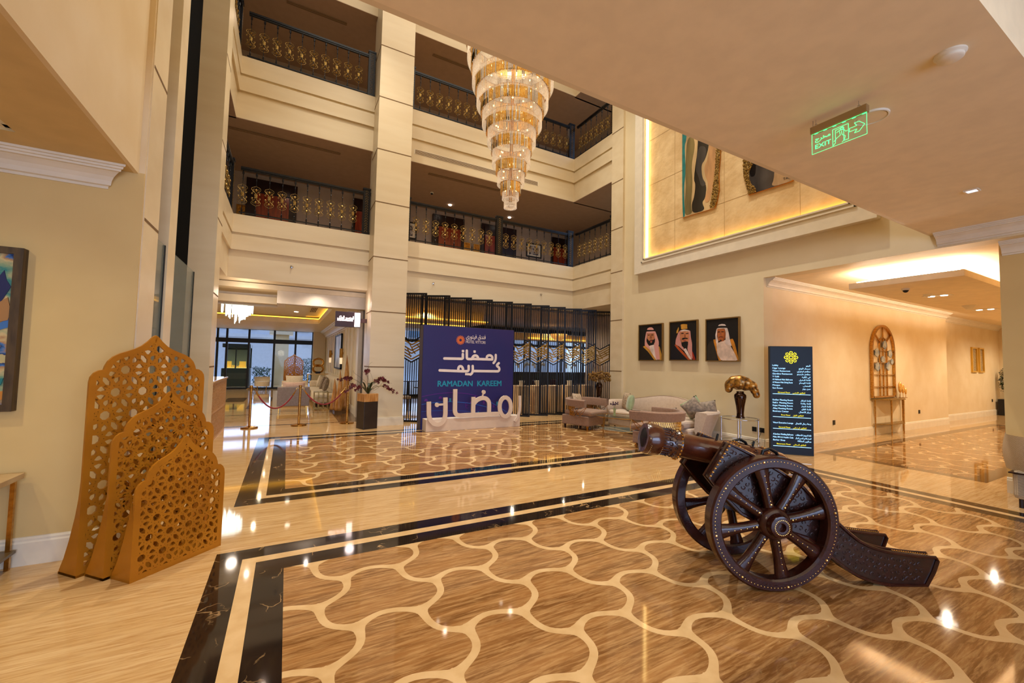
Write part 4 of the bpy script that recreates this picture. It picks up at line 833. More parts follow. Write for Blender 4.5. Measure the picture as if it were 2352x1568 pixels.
b.build('icicle_rods', mat('glowing_glass_rods', (248, 255, 252), .3, emit=3.6, ecol=(236, 255, 250)), ch2)
b = MB(); b.lathe([(0, 3.135), (.38, 3.135), (.38, 3.08), (0, 3.08)], 24); b.build('ceiling_plate', M['chrome'], ch2)

# ================================================================ GALLERY RAILINGS
def motif():
    b = MB()
    def c(P, r=.0065): b.tube([(x, 0, z) for x, z in P], r, 5); b.tube([(-x, 0, z) for x, z in P], r, 5)
    for s in (1, -1):
        z0 = .29
        f = lambda P: [(x, z0+s*z) for x, z in P]
        c(f([(0, .235), (.02, .215), (.055, .205), (.088, .18), (.092, .15), (.07, .12), (.035, .095), (.012, .06), (.03, .03)]))
        c(f([(.012, .135), (.03, .165), (.055, .165), (.06, .145), (.045, .13)]), .005)
        c(f([(.035, .095), (.07, .085), (.09, .06), (.078, .04), (.06, .05), (.066, .066)]), .0065)
        b.lathe([(0, .0), (.012, .01), (.030, .035), (.018, .055), (.006, .07), (0, .08)] , 6, c=(0, 0, z0+s*.14-.04))
    b.sph((0, 0, .29), .034, 8, 6, sc=(1, .3, 1.6), f=lambda p: 1+.22*sin(9*atan2(p.z, p.x)))
    return b
def shaft(h):
    b = MB()
    b.lathe([(.013, 0), (.013, .10), (.021, .11), (.021, .125), (.011, .13), (.015, .16), (.007, .175), (.007, .22), (.005, .5), (.007, h-.40+.16), (.008, h-.21), (.015, h-.19), (.009, h-.17), (.009, h-.09), (.021, h-.085), (.021, h-.03), (.013, h-.02), (.013, h)], 6)
    return b
H = 1.035; mo0 = motif().build('scroll_ornament', M['abrass']); sh0 = shaft(H).build('baluster', M['iron'])
mo0.parent = sh0; mo0.location = (0, 0, .20)
used_bal = [0]
def place_bal(parent, x, y, rz):
    if used_bal[0] == 0: o = sh0; used_bal[0] = 1
    else: o = copy_tree(sh0)
    o.parent = parent; o.location = (x, y, .0); o.rotation_euler = (0, 0, rz)
def post(parent, x, y, w=.17, rz=0):
    b = MB(); b.M = Matrix.Translation((x, y, 0)) @ Matrix.Rotation(rz, 4, 'Z')
    b.box(-w/2, w/2, -.05, .05, -.04, 1.18, 0); b.box(-w/2-.01, w/2+.01, -.06, .06, 1.16, 1.2, 0)
    p = b.build('post', M['iron'], parent)
    c = MB(); c.M = Matrix.Translation((x, y, 0)) @ Matrix.Rotation(rz, 4, 'Z'); rr = random.Random(1)
    for i in range(17):
        for s in (-1, 1):
            P = [(s*(.004+.020*sin(k*.55))+s*.01, -.0505, .06+i*.064+k*.006) for k in range(9)]; c.tube(P, .0035, 4)
    c.build('scroll_panel', M['abrass'], p)
def railing(label, z, a, b_, n, x0, posts, pitch=.271):
    """a, b_: ends in plan; balusters start x0 along"""
    a = Vector(a); b_ = Vector(b_); d = (b_-a); L = d.length; rz = atan2(d.y, d.x)
    t = thing('gallery_railing', label, 'railing', (a.x, a.y, z), rz, 'black iron gallery railings')
    m = MB(); m.box(0, L, -.024, .024, H, H+.03, 0); m.box(0, L, -.036, .036, H+.03, H+.075, 0); m.build('handrail', M['iron'], t)
    m = MB(); m.box(0, L, -.014, .014, .055, .08); m.build('bottom_rail', M['iron'], t)
    for i in range(n):
        x = x0+i*pitch
        if any(abs(x-p) < .12 for p, w in posts): continue
        place_bal(t, x, 0, 0)
    for p, w in posts: post(t, p, 0, w)
for k, nm in ((0, 'first'), (1, 'second')):
    z = 4.772+k*PER
    fl_ = 'lower gallery' if k == 0 else 'upper gallery'
    railing('black and brass scrolled railing of the %s, left of the column' % fl_, z, (-1.10, YF+.05), (1.72, YF+.05), 10, .05, ((2.72, .17),), .262)
    railing('black and brass scrolled railing of the %s, right of the column' % fl_, z, (2.6, YF+.05), (8.16, YF+.05), 19, .32, ((.09, .12), (2.84, .21), (5.47, .21)) if k == 0 else ((.09, .12), (5.47, .21)), .276)
    railing('short scrolled railing of the %s, running back from the right pilaster' % fl_, z, (XR+.06, YF-.08), (XR+.06, 9.1), 7, .18, ((1.75, .12),), .26)
    railing('short scrolled railing of the %s, hidden beside the left pillar' % fl_, z, (XL-.06, 9.0), (XL-.06, YF+.02), 7, .12, ((1.88, .15),), .26)

# ================================================================ BLACK FOLDED SCREENS
M['sgold'] = mat('screen_gold', (176, 136, 66), .4, .6, (140, 104, 44), 20)
def screen_panel():
    t = thing('room_divider', 'black slatted divider panel with gold chevron insert', 'divider', (0, 0, 0), 0, 'black slatted divider panels')
    w, h = .78, 3.35; f = MB(); s = .045
    f.box(0, s, -s/2, s/2, 0, h); f.box(w-s, w, -s/2, s/2, 0, h); f.box(s, w-s, -s/2, s/2, 0, s); f.box(s, w-s, -s/2, s/2, h-s, h)
    f.box(s, w-s, -.01, .01, h-.14, h-.125)
    f.build('frame', M['black'], t)
    def zt(x): return 2.07+abs(x-.42)*.56          # lower edge of upper slats
    def zb(x): return 1.54+abs(x-.42)*.56
    f = MB(); n = 12
    for i in range(1, n):
        x = s+(w-2*s)*i/n
        f.box(x-.010, x+.010, -.010, .010, s, zb(x)); f.box(x-.010, x+.010, -.010, .010, zt(x)+.02, h-s)
    f.build('slats', M['black'], t)
    for z in (zt, zb):
        f = MB()
        for a, b in ((s, .42), (.42, w-s)): f.bar((a, 0, z(a)), (b, 0, z(b)), .034, .026, up=(0, 1, 0))
        f.build('chevron_rail', M['black'], t)
    f = MB()
    for q in range(1, 7):
        o = q/7*.53
        for a, b in ((s, .42), (.42, w-s)):
            if q in (1, 6) or (q % 2 == 0 and a < .2) or (q % 2 and a > .2) or q in (3, 4): f.bar((a, 0, zb(a)+o), (b, 0, zb(b)+o), .036, .014, up=(0, 1, 0))
    for (x0, x1, o0, o1) in ((.07, .17, .12, .30), (.12, .22, .12, .30), (.30, .40, .30, .12), (.42, .52, .34, .16), (.55, .66, .40, .2), (.10, .2, .42, .25), (.33, .45, .48, .30)):
        f.bar((x0, 0, zb(x0)+o0), (x1, 0, zb(x1)+o1), .028, .014, up=(0, 1, 0))
    for x in (s+.012, w-s-.012): f.box(x-.012, x+.012, -.006, .006, zb(x), zt(x))
    f.build('gold_insert', M['sgold'], t); return t
sp = screen_panel(); XS = [3.14, 3.78, 4.41, 5.05, 5.70, 6.34, 6.98, 7.58, 8.22, 8.82, 9.44]
ang = atan2(-.42, .655)
PL = ['beside the column base', 'left of the blue backdrop top edge', 'behind the blue backdrop, third from the column', 'behind the blue backdrop, fourth from the column', 'behind the blue backdrop, right of its middle', 'right behind the backdrop edge', 'first one fully clear right of the backdrop', 'second one clear right of the backdrop', 'behind the taupe armchair', 'before the last near the pilaster', 'last one against the right pilaster']
for i, x in enumerate(XS):
    o = sp if i == 0 else dup(sp, (0, 0, 0))
    o.location = (x-.655, 10.92, 0); o.rotation_euler = (0, 0, ang); o['label'] = 'black slatted divider panel with gold chevron, '+PL[i]

# ================================================================ DIRECTORY SIGN
M['scr'] = mat('lit_display', (5, 9, 18), .35, spec=.25, emit=.03, ecol=(16, 44, 80))
M['scrt'] = mat('lit_text_blue', (190, 225, 255), .5, emit=1.5, ecol=(150, 214, 255)); M['scry'] = mat('lit_text_yellow', (250, 240, 30), .5, emit=1.0, ecol=(236, 226, 30))
dz = -.76969
t = thing('directory_totem', 'tall black lit directory board with blue and yellow text by the corridor corner', 'sign', (8.02, 4.53, 0), dz)
b = MB(); b.box(-.012, .69, 0, .085, 0, 2.005); b.build('housing', M['blk'], t, bevel=.003)
b = MB(); b.box(.0, .68, -.003, 0, .02, 1.99); b.build('display', M['scr'], t)
b = MB(); y = -.0045
T1 = lambda x, z: Matrix(((1,0,0,x),(0,0,-1,y),(0,1,0,z),(0,0,0,1)))
LN = [(1.645,'Lobby','البهو'),(1.592,'Cigar Lounge','سيجار لاونج'),(1.540,'Vittori Restaurant','مطعم فيتوري'),(1.487,'Giardino Restaurant','مطعم جاردينو'),(1.434,'V Café','في كافيه'),(1.380,'Al Nakheel Male Ballroom','قاعة النخيل'),(1.327,'Al Wassem Male Dining Room','قاعة الوسام'),(1.274,'Mosque','المصلى'),(1.220,'Sun Room','صن روم'),
(1.0,'Etolkar Meeting Room','قاعة ابتكار'),(.948,'Rafa’s  Meeting Room','قاعة رفاعة'),(.896,'Enjaz Meeting Room','قاعة انجاز'),(.843,'Afaq Meeting Room','قاعة افاق'),(.790,'Business Center','مركز الاعمال'),(.578,'Vittori Executive Lounge','ردهة رجال الاعمال'),(.366,'Al Jawhara Wedding Ballroom','قاعة الجوهرة للاحتفالات'),(.312,'Male SPA & Health Club','السبا و النادي الصحي للرجال'),(.258,'Barber Shop','صالون الحلاقة')]
for z, e, a in LN:
    text(b, e, .040, T1(.032, z-.012), ext=.0008, maxw=.33); text(b, arab(a), .040, T1(.648, z-.012), 'RIGHT', ext=.0008, maxw=.25)
for z in (1.112, .686, .469, .149): b.box(.032, .648, y-.001, -.003, z-.004, z+.004)
b.build('blue_lettering', M['scrt'], t)
b = MB()
for z, e, a in ((1.14, 'Ground Floor', 'الطابق الارضي'), (.722, 'First Floor', 'الطابق الاول'), (.497, 'Second Floor', 'الطابق الثاني'), (.188, 'Basement Floor', 'الطابق السفلي')):
    text(b, e, .036, T1(.32, z-.01), 'RIGHT', ext=.0008); text(b, arab(a), .036, T1(.36, z-.01), ext=.0008)
b.build('yellow_lettering', M['scry'], t)
b = MB(); c0 = Vector((.34, 1.797))
for i in range(8):
    for s in (-.13, .13):
        a = 2*pi*(i+.5)/8+s*.2; a2 = 2*pi*(i+.5)/8+s*1.45; p = c0+Vector((cos(a), sin(a)))*.050; q = c0+Vector((cos(a2), sin(a2)))*.112; b.bar((p.x, y, p.y), (q.x, y, q.y), .010, .001+.0003*(s > 0), up=(0, 1, 0))
    a = 2*pi*i/8; p = c0+Vector((cos(a), sin(a)))*.045; q = c0+Vector((cos(a), sin(a)))*.085; b.bar((p.x, y, p.y), (q.x, y, q.y), .006, .001, up=(0, 1, 0))
    q = c0+Vector((cos(a), sin(a)))*.108; b.prism([(q.x+.011*cos(k*pi/4), q.y+.011*sin(k*pi/4)) for k in range(8)], lambda a, c: (a, y-.0005, c), lambda a, c: (a, -.003, c))
    a = 2*pi*i/8; 
for r in (.022, .036): b.tube([(c0.x+r*cos(2*pi*k/20), y, c0.y+r*sin(2*pi*k/20)) for k in range(20)], .003, 4, closed=True)
b.build('sunburst_emblem', M['scry'], t)

# ================================================================ PICTURES ON THE RIGHT WALL
PC = {'cv': (12, 10, 12), 'robeline': (26, 20, 12), 'grey': (44, 38, 32), 'gold2': (206, 150, 56), 'gold': (208, 134, 38), 'white': (236, 216, 208), 'whitep': (232, 204, 186), 'pink': (218, 150, 140), 'pink2': (204, 134, 128), 'skin': (206, 134, 92), 'skin2': (182, 100, 48), 'skins': (148, 76, 34), 'shade': (160, 92, 58), 'dark': (16, 12, 12), 'lip': (190, 84, 70), 'navy': (14, 12, 24), 'red': (184, 80, 28), 'redd': (168, 44, 20), 'check': (176, 44, 34), 'cream2': (216, 184, 134), 'teal': (14, 120, 118), 'olive': (134, 118, 74), 'black': (20, 19, 22), 'slate': (66, 62, 62), 'peach': (206, 156, 106), 'tan2': (196, 160, 120), 'glit': (150, 112, 50)}
PM = {}
def pm(k):
    if k not in PM:
        if k in ('check', 'pink', 'pink2'):
            m = mat('headcloth_'+k, PC[k], .6); nt = m.node_tree; N = nt.nodes; L = nt.links; tc = N.new('ShaderNodeTexCoord')
            bk = N.new('ShaderNodeTexChecker'); bk.inputs['Scale'].default_value = 90 if k == 'check' else 150; L.new(tc.outputs['Object'], bk.inputs[0])
            bk.inputs[1].default_value = srgb(PC[k]); bk.inputs[2].default_value = srgb((224, 190, 180) if k == 'check' else (226, 172, 162)); L.new(bk.outputs[0], N['Principled BSDF'].inputs['Base Color'])
            PM[k] = m
        elif k in ('black', 'slate', 'olive', 'peach', 'tan2', 'cream2'):
            PM[k] = mat('resin_'+k, PC[k], .12, 0, tuple(int(x*.72) for x in PC[k]), 1.6, (1, 2.5, .5), detail=5, coat=.5)
        elif k == 'glit': PM[k] = mat('crystal_edge', (196, 160, 84), .3, .3, (70, 48, 20), 45, bump=1, detail=4)
        else: PM[k] = mat('painted_'+k, PC[k], .55, 0, tuple(int(x*.86) for x in PC[k]), 9)
    return PM[k]
def flat_art(t, key, x, names, dx=.0006):
    mats = []; b = MB()
    for i, (c, P) in enumerate(TR[key]):
        if c not in mats: mats.append(c)
        X = x-dx*i
        if c not in ('cv', 'cream2'):
            w_, n_ = (.22, 2) if key[:5] == 'agate' else (.12, 1)
            for _ in range(n_): P = [q for a_, b_ in zip(P, P[1:]+P[:1]) for q in ((a_[0]*(1-w_)+b_[0]*w_, a_[1]*(1-w_)+b_[1]*w_), (a_[0]*w_+b_[0]*(1-w_), a_[1]*w_+b_[1]*(1-w_)))]
        b.prism(P, lambda a, c: (X, a, c), lambda a, c: (x+.002, a, c), mats.index(c))
    return b.build(names, [pm(c) for c in mats], t)
M['pfr'] = mat('picture_frame_gilt', (150, 120, 72), .35, .7)
for key, lab in (('portrait1', 'framed painted portrait of a bearded man in a pink checked headdress, smallest, nearest the pilaster'), ('portrait2', 'framed painted portrait of a man in red checked headdress, middle one of the three'), ('portrait3', 'framed painted portrait of an older man in white headdress, largest, nearest the corridor')):
    cv = TR[key][0][1]; y0 = min(p[0] for p in cv); y1 = max(p[0] for p in cv); z0 = sum(p[1] for p in cv[2:])/2; zt = sum(p[1] for p in cv[:2])/2
    t = thing('portrait', lab, 'picture', (0, 0, 0), 0, 'three painted portraits in a row')
    b = MB(); e = .022; X0, X1 = 8.142, 8.199
    b.box(X0, X1, y0-e, y0, z0-e, zt+e); b.box(X0, X1, y1, y1+e, z0-e, zt+e); b.box(X0, X1, y0, y1, z0-e, z0); b.box(X0, X1, y0, y1, zt, zt+e); b.box(8.17, X1, y0, y1, z0, zt)
    b.build('frame', M['pfr'], t); flat_art(t, key, 8.158, 'canvas', .0004)
for key, lab in (('agate1', 'tall resin artwork with teal edge, black vein and crystal-crusted border on the lit stone panel'), ('agate2', 'smaller signed resin artwork with crystal-crusted left edge on the lit stone panel')):
    t = thing('resin_artwork', lab, 'artwork', (0, 0, 0), 0, 'resin artworks in the lit recess'); flat_art(t, key, 8.13, 'resin_face')
    P = TR[key][0][1]; b = MB(); b.prism(P, lambda a, c: (8.131, a, c), lambda a, c: (8.166, a, c)); b.build('backing_board', M['gold'], t)
    b = MB(); rr = random.Random(9)
    G = [p for c, p in TR[key] if c == 'glit'][0]; ys = [p[0] for p in G]; zs = [p[1] for p in G]
    for i in range(900):
        y, z = rr.uniform(min(ys), max(ys)), rr.uniform(min(zs), max(zs))
        if inside((y, z), G): b.sph((8.122, y, z), rr.uniform(.008, .017), 4, 3)
    b.build('crystal_crust', pm('glit'), t)
    if key == 'agate2':
        b = MB(); MY = Matrix(((0,0,-1,8.122),(-1,0,0,4.32),(0,1,0,5.15),(0,0,0,1))); text(b, 'TALSRA', .07, MY); b.build('signature', M['blk'], t)

# ================================================================ CEILING AND WALL FITTINGS
def small(name, b, m, label, cat, group=None, **k): return tag(b.build(name, m, **k), label, cat, group)
b = MB(); b.lathe([(0, 0), (.055, 0), (.062, .006), (.062, .02), (.075, .03), (.075, .04), (0, .04)], 24); small('smoke_detector', b, M['white'], 'round white detector disc on the lobby ceiling by the raised edge', 'detector', loc=(3.54, .893, 3.532), smooth=True)
t = thing('ceiling_speaker', 'round flush speaker grille on the ceiling behind the green exit sign', 'speaker', (3.92, 1.43, 3.545)); b = MB(); b.lathe([(.088, .027), (.10, .012), (.108, .014), (.11, .027)], 28); b.build('rim', M['white'], t, smooth=True); b = MB(); b.lathe([(0, .016), (.09, .015), (.09, .027), (0, .027)], 24); b.build('grille', M['ceil'], t)
t = thing('downlight', 'small square recessed downlight in the lobby ceiling near the corridor', 'light', (6.47, 1.5, 3.56)); b = MB()
b.box(-.055, .055, -.055, -.04, 0, .012); b.box(-.055, .055, .04, .055, 0, .012); b.box(-.055, -.04, -.04, .04, 0, .012); b.box(.04, .055, -.04, .04, 0, .012); b.build('bezel', M['white'], t)
b = MB(); b.box(-.04, .04, -.04, .04, .006, .012); b.build('lens', mat('led_cool', (210, 226, 255), .3, emit=3, ecol=(190, 214, 255)), t)
t = thing('exit_sign', 'hanging green-lit glass EXIT sign with running figure and arrow', 'sign', (3.61, 0, 0))
b = MB(); b.box(-.022, .022, 1.335, 1.703, 3.462, 3.518); b.build('housing', mat('sign_housing', (168, 140, 96), .4, .5), t, bevel=.004)
M['sgl'] = mat('edge_lit_glass', (190, 235, 190), .05, 0, alpha=.13, emit=.05, ecol=(60, 220, 90))
b = MB(); b.box(-.003, .003, 1.342, 1.697, 3.30, 3.462); b.build('glass_plate', M['sgl'], t)
b = MB(); X = -.004
def ln(P, r=.0012, cl=False):
    Q = P+[P[0]] if cl else P
    for p, q in zip(Q, Q[1:]): b.bar((X, p[0], p[1]), (X, q[0], q[1]), r*2, .001, up=(1, 0, 0))
def mp(P, x0=1.697, x1=1.342, z0=3.30, z1=3.462): return [(x0+(x1-x0)*u, z0+(z1-z0)*v) for u, v in P]
ln(mp([(0, 0), (1, 0), (1, 1), (0, 1)]), .0012, True)
ln(mp([(.70, .40), (.70, .56), (.83, .56), (.79, .72), (.87, .72), (.965, .50), (.87, .26), (.79, .26), (.83, .40)]), .0014, True)
ln(mp([(.40, .82), (.685, .82), (.685, .10), (.60, .10), (.60, .74), (.45, .74), (.45, .14), (.40, .04)]), .0014, True)
ln(mp([(.47, .60), (.52, .66), (.60, .64), (.64, .5), (.67, .52)]), .0013); ln(mp([(.52, .66), (.54, .42), (.47, .34), (.42, .22)]), .0013); ln(mp([(.56, .60), (.57, .42), (.63, .30), (.61, .12), (.57, .06)]), .0013)
ln(mp([(.57+.03*cos(k*pi/5), .72+.06*sin(k*pi/5)) for k in range(10)]), .0013, True)
MY = lambda y, z: Matrix(((0,0,-1,X),(-1,0,0,y),(0,1,0,z),(0,0,0,1)))
text(b, 'EXIT', .048, MY(1.675, 3.335), width=.108, ext=.0006); text(b, arab('مخرج'), .05, MY(1.675, 3.398), width=.105, ext=.0006, sy=.8)
for k in range(6): yy = 1.68-.062*k; b.box(-.005, .005, yy-.022, yy, 3.459, 3.463)
b.build('glowing_lines', mat('green_glow', (60, 255, 130), .5, emit=2.2, ecol=(70, 255, 140)), t)
b = MB()
for y in (1.39, 1.67): b.tube([(0, y, 3.518), (0, y, 3.572)], .0018, 5); b.tube([(.0, y+.010*cos(k*pi/5), 3.528+.010*sin(k*pi/5)) for k in range(10)], .002, 4, closed=True)
b.tube([(0, 1.69, 3.518), (0, 1.69, 3.572)], .003, 6); b.build('hanging_chain', M['chrome'], t)
# sprinklers and vents on the fascias
for i, (x, z) in enumerate(((.0, 3.73), (3.46, 3.72), (6.97, 3.75))):
    b = MB(); b.M = Matrix.Rotation(pi/2, 4, 'X'); b.lathe([(0, 0), (.035, 0), (.03, .012), (.012, .016), (.012, .04), (.022, .045), (0, .05)], 14)
    small('sprinkler', b, M['chrome'], 'small chrome sprinkler on the lowest cream fascia, '+('left of the column', 'just right of the column', 'near the right corner')[i], 'sprinkler', 'fascia sprinklers', loc=(x, YF+.045, z))
def vent(label, x0, x1, z, kz=.07, n=5):
    t = thing('air_vent', label, 'vent', (0, 0, 0), 0, 'long air grilles'); b = MB(); y = YF+.04
    b.box(x0, x1, y, y+.01, z-kz, z+kz); b.build('backing', M['white'], t)
    b = MB()
    for i in range(n): zz = z-kz+.02+(2*kz-.04)*i/(n-1); b.box(x0+.03, x1-.03, y-.004, y+.002, zz-.006, zz+.006)
    b.build('slats', M['groove'], t)
vent('long white air grille in the fascia above the lower gallery', 2.80, 6.80, 7.28); vent('white air grille in the fascia above the upper gallery', 2.80, 6.80, 10.93)
def slot(label, x0, x1, y, z):
    t = thing('slot_diffuser', label, 'vent', (0, 0, 0), 0, 'ceiling slot diffusers'); b = MB(); b.box(x0, x1, y, y+.11, z-.016, z-.011); b.build('recess', M['groove'], t)
    b = MB()
    for k in (0, .05, .10): b.box(x0, x1, y+k, y+k+.008, z-.02, z-.016)
    b.build('blades', M['gal'], t)
slot('long dark slot diffuser in the lower gallery ceiling, left bay', -1.6, 1.0, 11.5, 6.993-.01); slot('long dark slot diffuser in the lower gallery ceiling, right bay', 3.35, 5.65, 11.4, 6.993-.01)
slot('long dark slot diffuser in the upper gallery ceiling, left bay', -.4, 1.03, 11.6, 10.637-.01); slot('long dark slot diffuser in the upper gallery ceiling, right bay', 3.4, 4.7, 11.5, 10.637-.01)
# gallery wall pictures and lamps
def framed(name, label, cat, x0, x1, z0, z1, y, m1, m2, w=.03, group=None, inner=None, dep=.03):
    t = thing(name, label, cat, (0, 0, 0), 0, group); b = MB(); b.box(x0, x1, y-dep, y, z0, z0+w); b.box(x0, x1, y-dep, y, z1-w, z1); b.box(x0, x0+w, y-dep, y, z0+w, z1-w); b.box(x1-w, x1, y-dep, y, z0+w, z1-w); b.build('frame', M[m1], t)
    b = MB(); b.box(x0+w, x1-w, y-.012, y, z0+w, z1-w); b.build('canvas', m2, t)
    if inner: b = MB(); b.box(x0+inner, x1-inner, y-.014, y-.011, z0+inner*.8, z1-inner*.8); b.build('print', inner and mat('faded_print', (60, 56, 66), .6, 0, (190, 180, 170), 12, lo=.45, hi=.55), t)
    return t
M['amb'] = mat('amber_panel', (214, 150, 40), .3, .4, (140, 84, 18), 25)
for x, w in ((-1.36, 'left of the first gallery door'), (5.70, 'between two gallery doors, left one'), (6.09, 'between two gallery doors, right one')):
    framed('wall_plaque', 'small square amber plaque on the lower gallery wall, '+w, 'plaque', x-.12, x+.12, 5.72, 6.0, 14.2, 'brass', M['amb'], group='amber plaques')
framed('framed_print', 'framed print on the lower gallery wall between the last two doors', 'picture', 8.26, 8.98, 5.85, 6.43, 14.2, 'blk', M['white'], .05, inner=.14); framed('framed_print', 'framed print on the lower gallery wall just right of the column', 'picture', 3.3, 3.80, 5.8, 6.40, 14.2, 'blk', M['white'], .05, inner=.14)
for x, y, w in ((4.72, 13.4, 'over the door right of the column'), (7.05, 13.4, 'near the middle railing post')):
    b = MB(); b.lathe([(0, 0), (.05, 0), (.06, .02), (0, .02)], 16); small('downlight', b, M['lamp'], 'bright round downlight in the lower gallery ceiling, '+w, 'light', 'gallery downlights', loc=(x, y, 6.955))
def dome_cam(label, loc):
    t = thing('dome_camera', label, 'camera', loc); b = MB(); b.lathe([(0, 0), (.055, 0), (.058, -.03), (.045, -.035)], 18); b.build('housing', M['white'], t, smooth=True); b = MB(); b.sph((0, 0, -.035), .042, 14, 8); b.build('dome', M['blk'], t, smooth='all')
dome_cam('dark dome camera on the lower gallery ceiling right of the column', (3.85, 12.7, 6.975)); dome_cam('dark dome camera under the corridor ceiling panel', (9.63, 3.08, 3.06))

# ================================================================ SEATING GROUP
M['taupe'] = mat('taupe_fabric', (150, 118, 98), .85, 0, (138, 108, 88), 30, bump=.15, bscale=180, sheen=.3)
M['sofaf'] = mat('pale_sofa_fabric', (206, 186, 168), .85, 0, (198, 176, 158), 20, bump=.1, bscale=180, sheen=.3)
M['mint'] = mat('mint_satin', (160, 178, 140), .5, 0, (140, 158, 120), 5, sheen=.4); M['patt'] = mat('patterned_cushion', (200, 178, 150), .8, 0, (150, 130, 112), 26, detail=1)
M['grypat'] = mat('grey_damask', (160, 142, 124), .6, 0, (110, 98, 88), 18, detail=4); M['ivory'] = mat('ivory_fabric', (232, 218, 196), .85, 0, (222, 206, 182), 20, sheen=.3); M['blush'] = mat('blush_fabric', (222, 188, 170), .8, 0, (212, 176, 156), 14)
M['greyf'] = mat('grey_fabric', (150, 140, 140), .85, 0, (140, 130, 130), 24)
def cushion(name, label, loc, w, h, d, rot, m, group=None, parent=None):
    b = MB()
    def fn(u, v):
        x = (u-.5)*2; z = (v-.5)*2; e = max(0, (1-x*x))**.5*max(0, (1-z*z))**.5
        return x, z, e
    R = Matrix.Rotation(rot[2], 4, 'Z') @ Matrix.Rotation(rot[1], 4, 'Y') @ Matrix.Rotation(rot[0], 4, 'X')
    b.M = R
    for s in (1, -1):
        b.grid(lambda u, v: ((u-.5)*w*(1-.07*(1-abs(2*v-1)**2)), s*d/2*fn(u, v)[2]**.7, (v-.5)*h*(1-.07*(1-abs(2*u-1)**2))), 10, 10)
    o = b.build(name, M[m], parent, smooth='all', loc=loc)
    if label: tag(o, label, 'cushion', group)
    return o
def rbox(b, x0, x1, y0, y1, z0, z1, r=.05, m=0, puff=0):
    """rounded, slightly puffed block"""
    n = 10
    cx, cy, cz = (x0+x1)/2, (y0+y1)/2, (z0+z1)/2; hx, hy, hz = (x1-x0)/2, (y1-y0)/2, (z1-z0)/2
    def f(u, v):
        a = 2*pi*u; t = -pi/2+pi*v
        sx, sy, sz = cos(t)*cos(a), cos(t)*sin(a), sin(t)
        q = lambda s, h: (1 if s > 0 else -1)*(min(1, abs(s)*1.9))*(h-r) + s*r
        k = max(abs(sx), abs(sy), 1e-4)/max(cos(t), 1e-4) if cos(t) > 1e-3 else 1
        return (cx+q(sx/max(k, .5), hx), cy+q(sy/max(k, .5), hy), cz+q(sz, hz)+(puff*(1-(sx*sx+sy*sy)) if sz > 0 else 0))
    b.grid(f, 32, 16, m, closed_u=True)
def armchair(label, loc, rz):
    t = thing('armchair', label, 'armchair', loc, rz)
    # faces -y; 0.8 wide
    b = MB(); b.box(-.39, .39, -.39, .39, .10, .33); b.build('base', M['taupe'], t, bevel=.02)
    b = MB(); b.box(-.375, .375, -.45, .33, .335, .45); b.build('seat_cushion', M['taupe'], t, bevel=.04)
    b = MB(); P = []
    for i in range(33):
        a = pi*(i/32); rr = .44
        x = rr*cos(a)*1.0; y = rr*sin(a)*.92-.02
        if i in (0,): P.append((.47, -.42))
        P.append((x if abs(x) < .44 else .44*(1 if x > 0 else -1), y))
    P = [(.47, -.40), (.46, -.2)]+P+[(-.46, -.2), (-.47, -.40)]
    n = len(P); vs = []
    for i, (x, y) in enumerate(P):
        d = Vector((x, y+.02)); d.normalize(); th = .085
        if y < -.15: d = Vector((1 if x > 0 else -1, 0))
        for (o, z) in ((0, .54), (th, .56), (th+.02, .71), (th, .73), (0, .73), (-.01, .70)):
            vs.append((x*.92+d.x*o, y*.92+d.y*o, z))
    b.add(vs, [(i*6+j, i*6+(j+1) % 6, (i+1)*6+(j+1) % 6, (i+1)*6+j) for i in range(n-1) for j in range(6)]+[tuple(range(6)), tuple((n-1)*6+5-j for j in range(6))])
    b.build('back_roll', M['taupe'], t, smooth=True)
    b = MB()
    Q = [(x*.95, y*.95) for x, y in P]
    for i in range(1, n-1, 1):
        for s in (-2, 2):
            j = min(n-1, max(0, i+s)); b.tube([(Q[i][0], Q[i][1], .32), ((Q[i][0]+Q[j][0])/2*1.02, (Q[i][1]+Q[j][1])/2*1.02, .44), (Q[j][0], Q[j][1], .56)], .006, 5)
    b.build('brass_lattice', M['brass'], t)
    for x in (-.33, .33):
        for y in (-.33, .33): b = MB(); b.tube([(x, y, 0), (x, y, .10)], [.022, .03], 8); b.build('leg', M['brass'] if y < 0 else M['dwood'], t)
    return t
armchair('taupe barrel armchair with brass lattice standing open towards the glass table, before the screens', (6.60, 8.30, 0), .30)
cushion('scatter_cushion', 'crumpled taupe scatter cushion leaning in the armchair before the screens', (6.53, 8.48, .645), .44, .40, .16, (-.25, .1, .45), 'patt')
armchair('taupe barrel armchair seen from behind, between the cannon muzzle and the sofa', (6.42, 5.72, 0), pi+.33)
# sofa
t = thing('sofa', 'long pale camelback sofa with curved arms against the portrait wall', 'sofa', (0, 0, 0))
b = MB(); b.box(7.28, 8.05, 5.75, 8.2, .06, .30); b.build('base', M['sofaf'], t, bevel=.05)
b = MB(); b.box(7.22, 7.95, 5.82, 8.12, .30, .45); b.build('seat_cushion', M['sofaf'], t, bevel=.05)
def backz(s):  # s 0..1 along back
    return .66+.20*math.exp(-((s-.52)/.26)**2)
path = []
for i in range(61):
    s = i/60
    if s < .22: k = s/.22; a = pi*.5*k; x = 7.34+.70*sin(a)**1; y = 8.02+.34*cos(a)
    elif s < .78: k = (s-.22)/.56; x = 8.04; y = 8.02-2.06*k
    else: k = (s-.78)/.22; a = pi*.5*k; x = 8.04-.70*(1-cos(a)) ; y = 5.96-.36*sin(a)
    path.append((x, y, s))
b = MB(); vs = []; n = len(path)
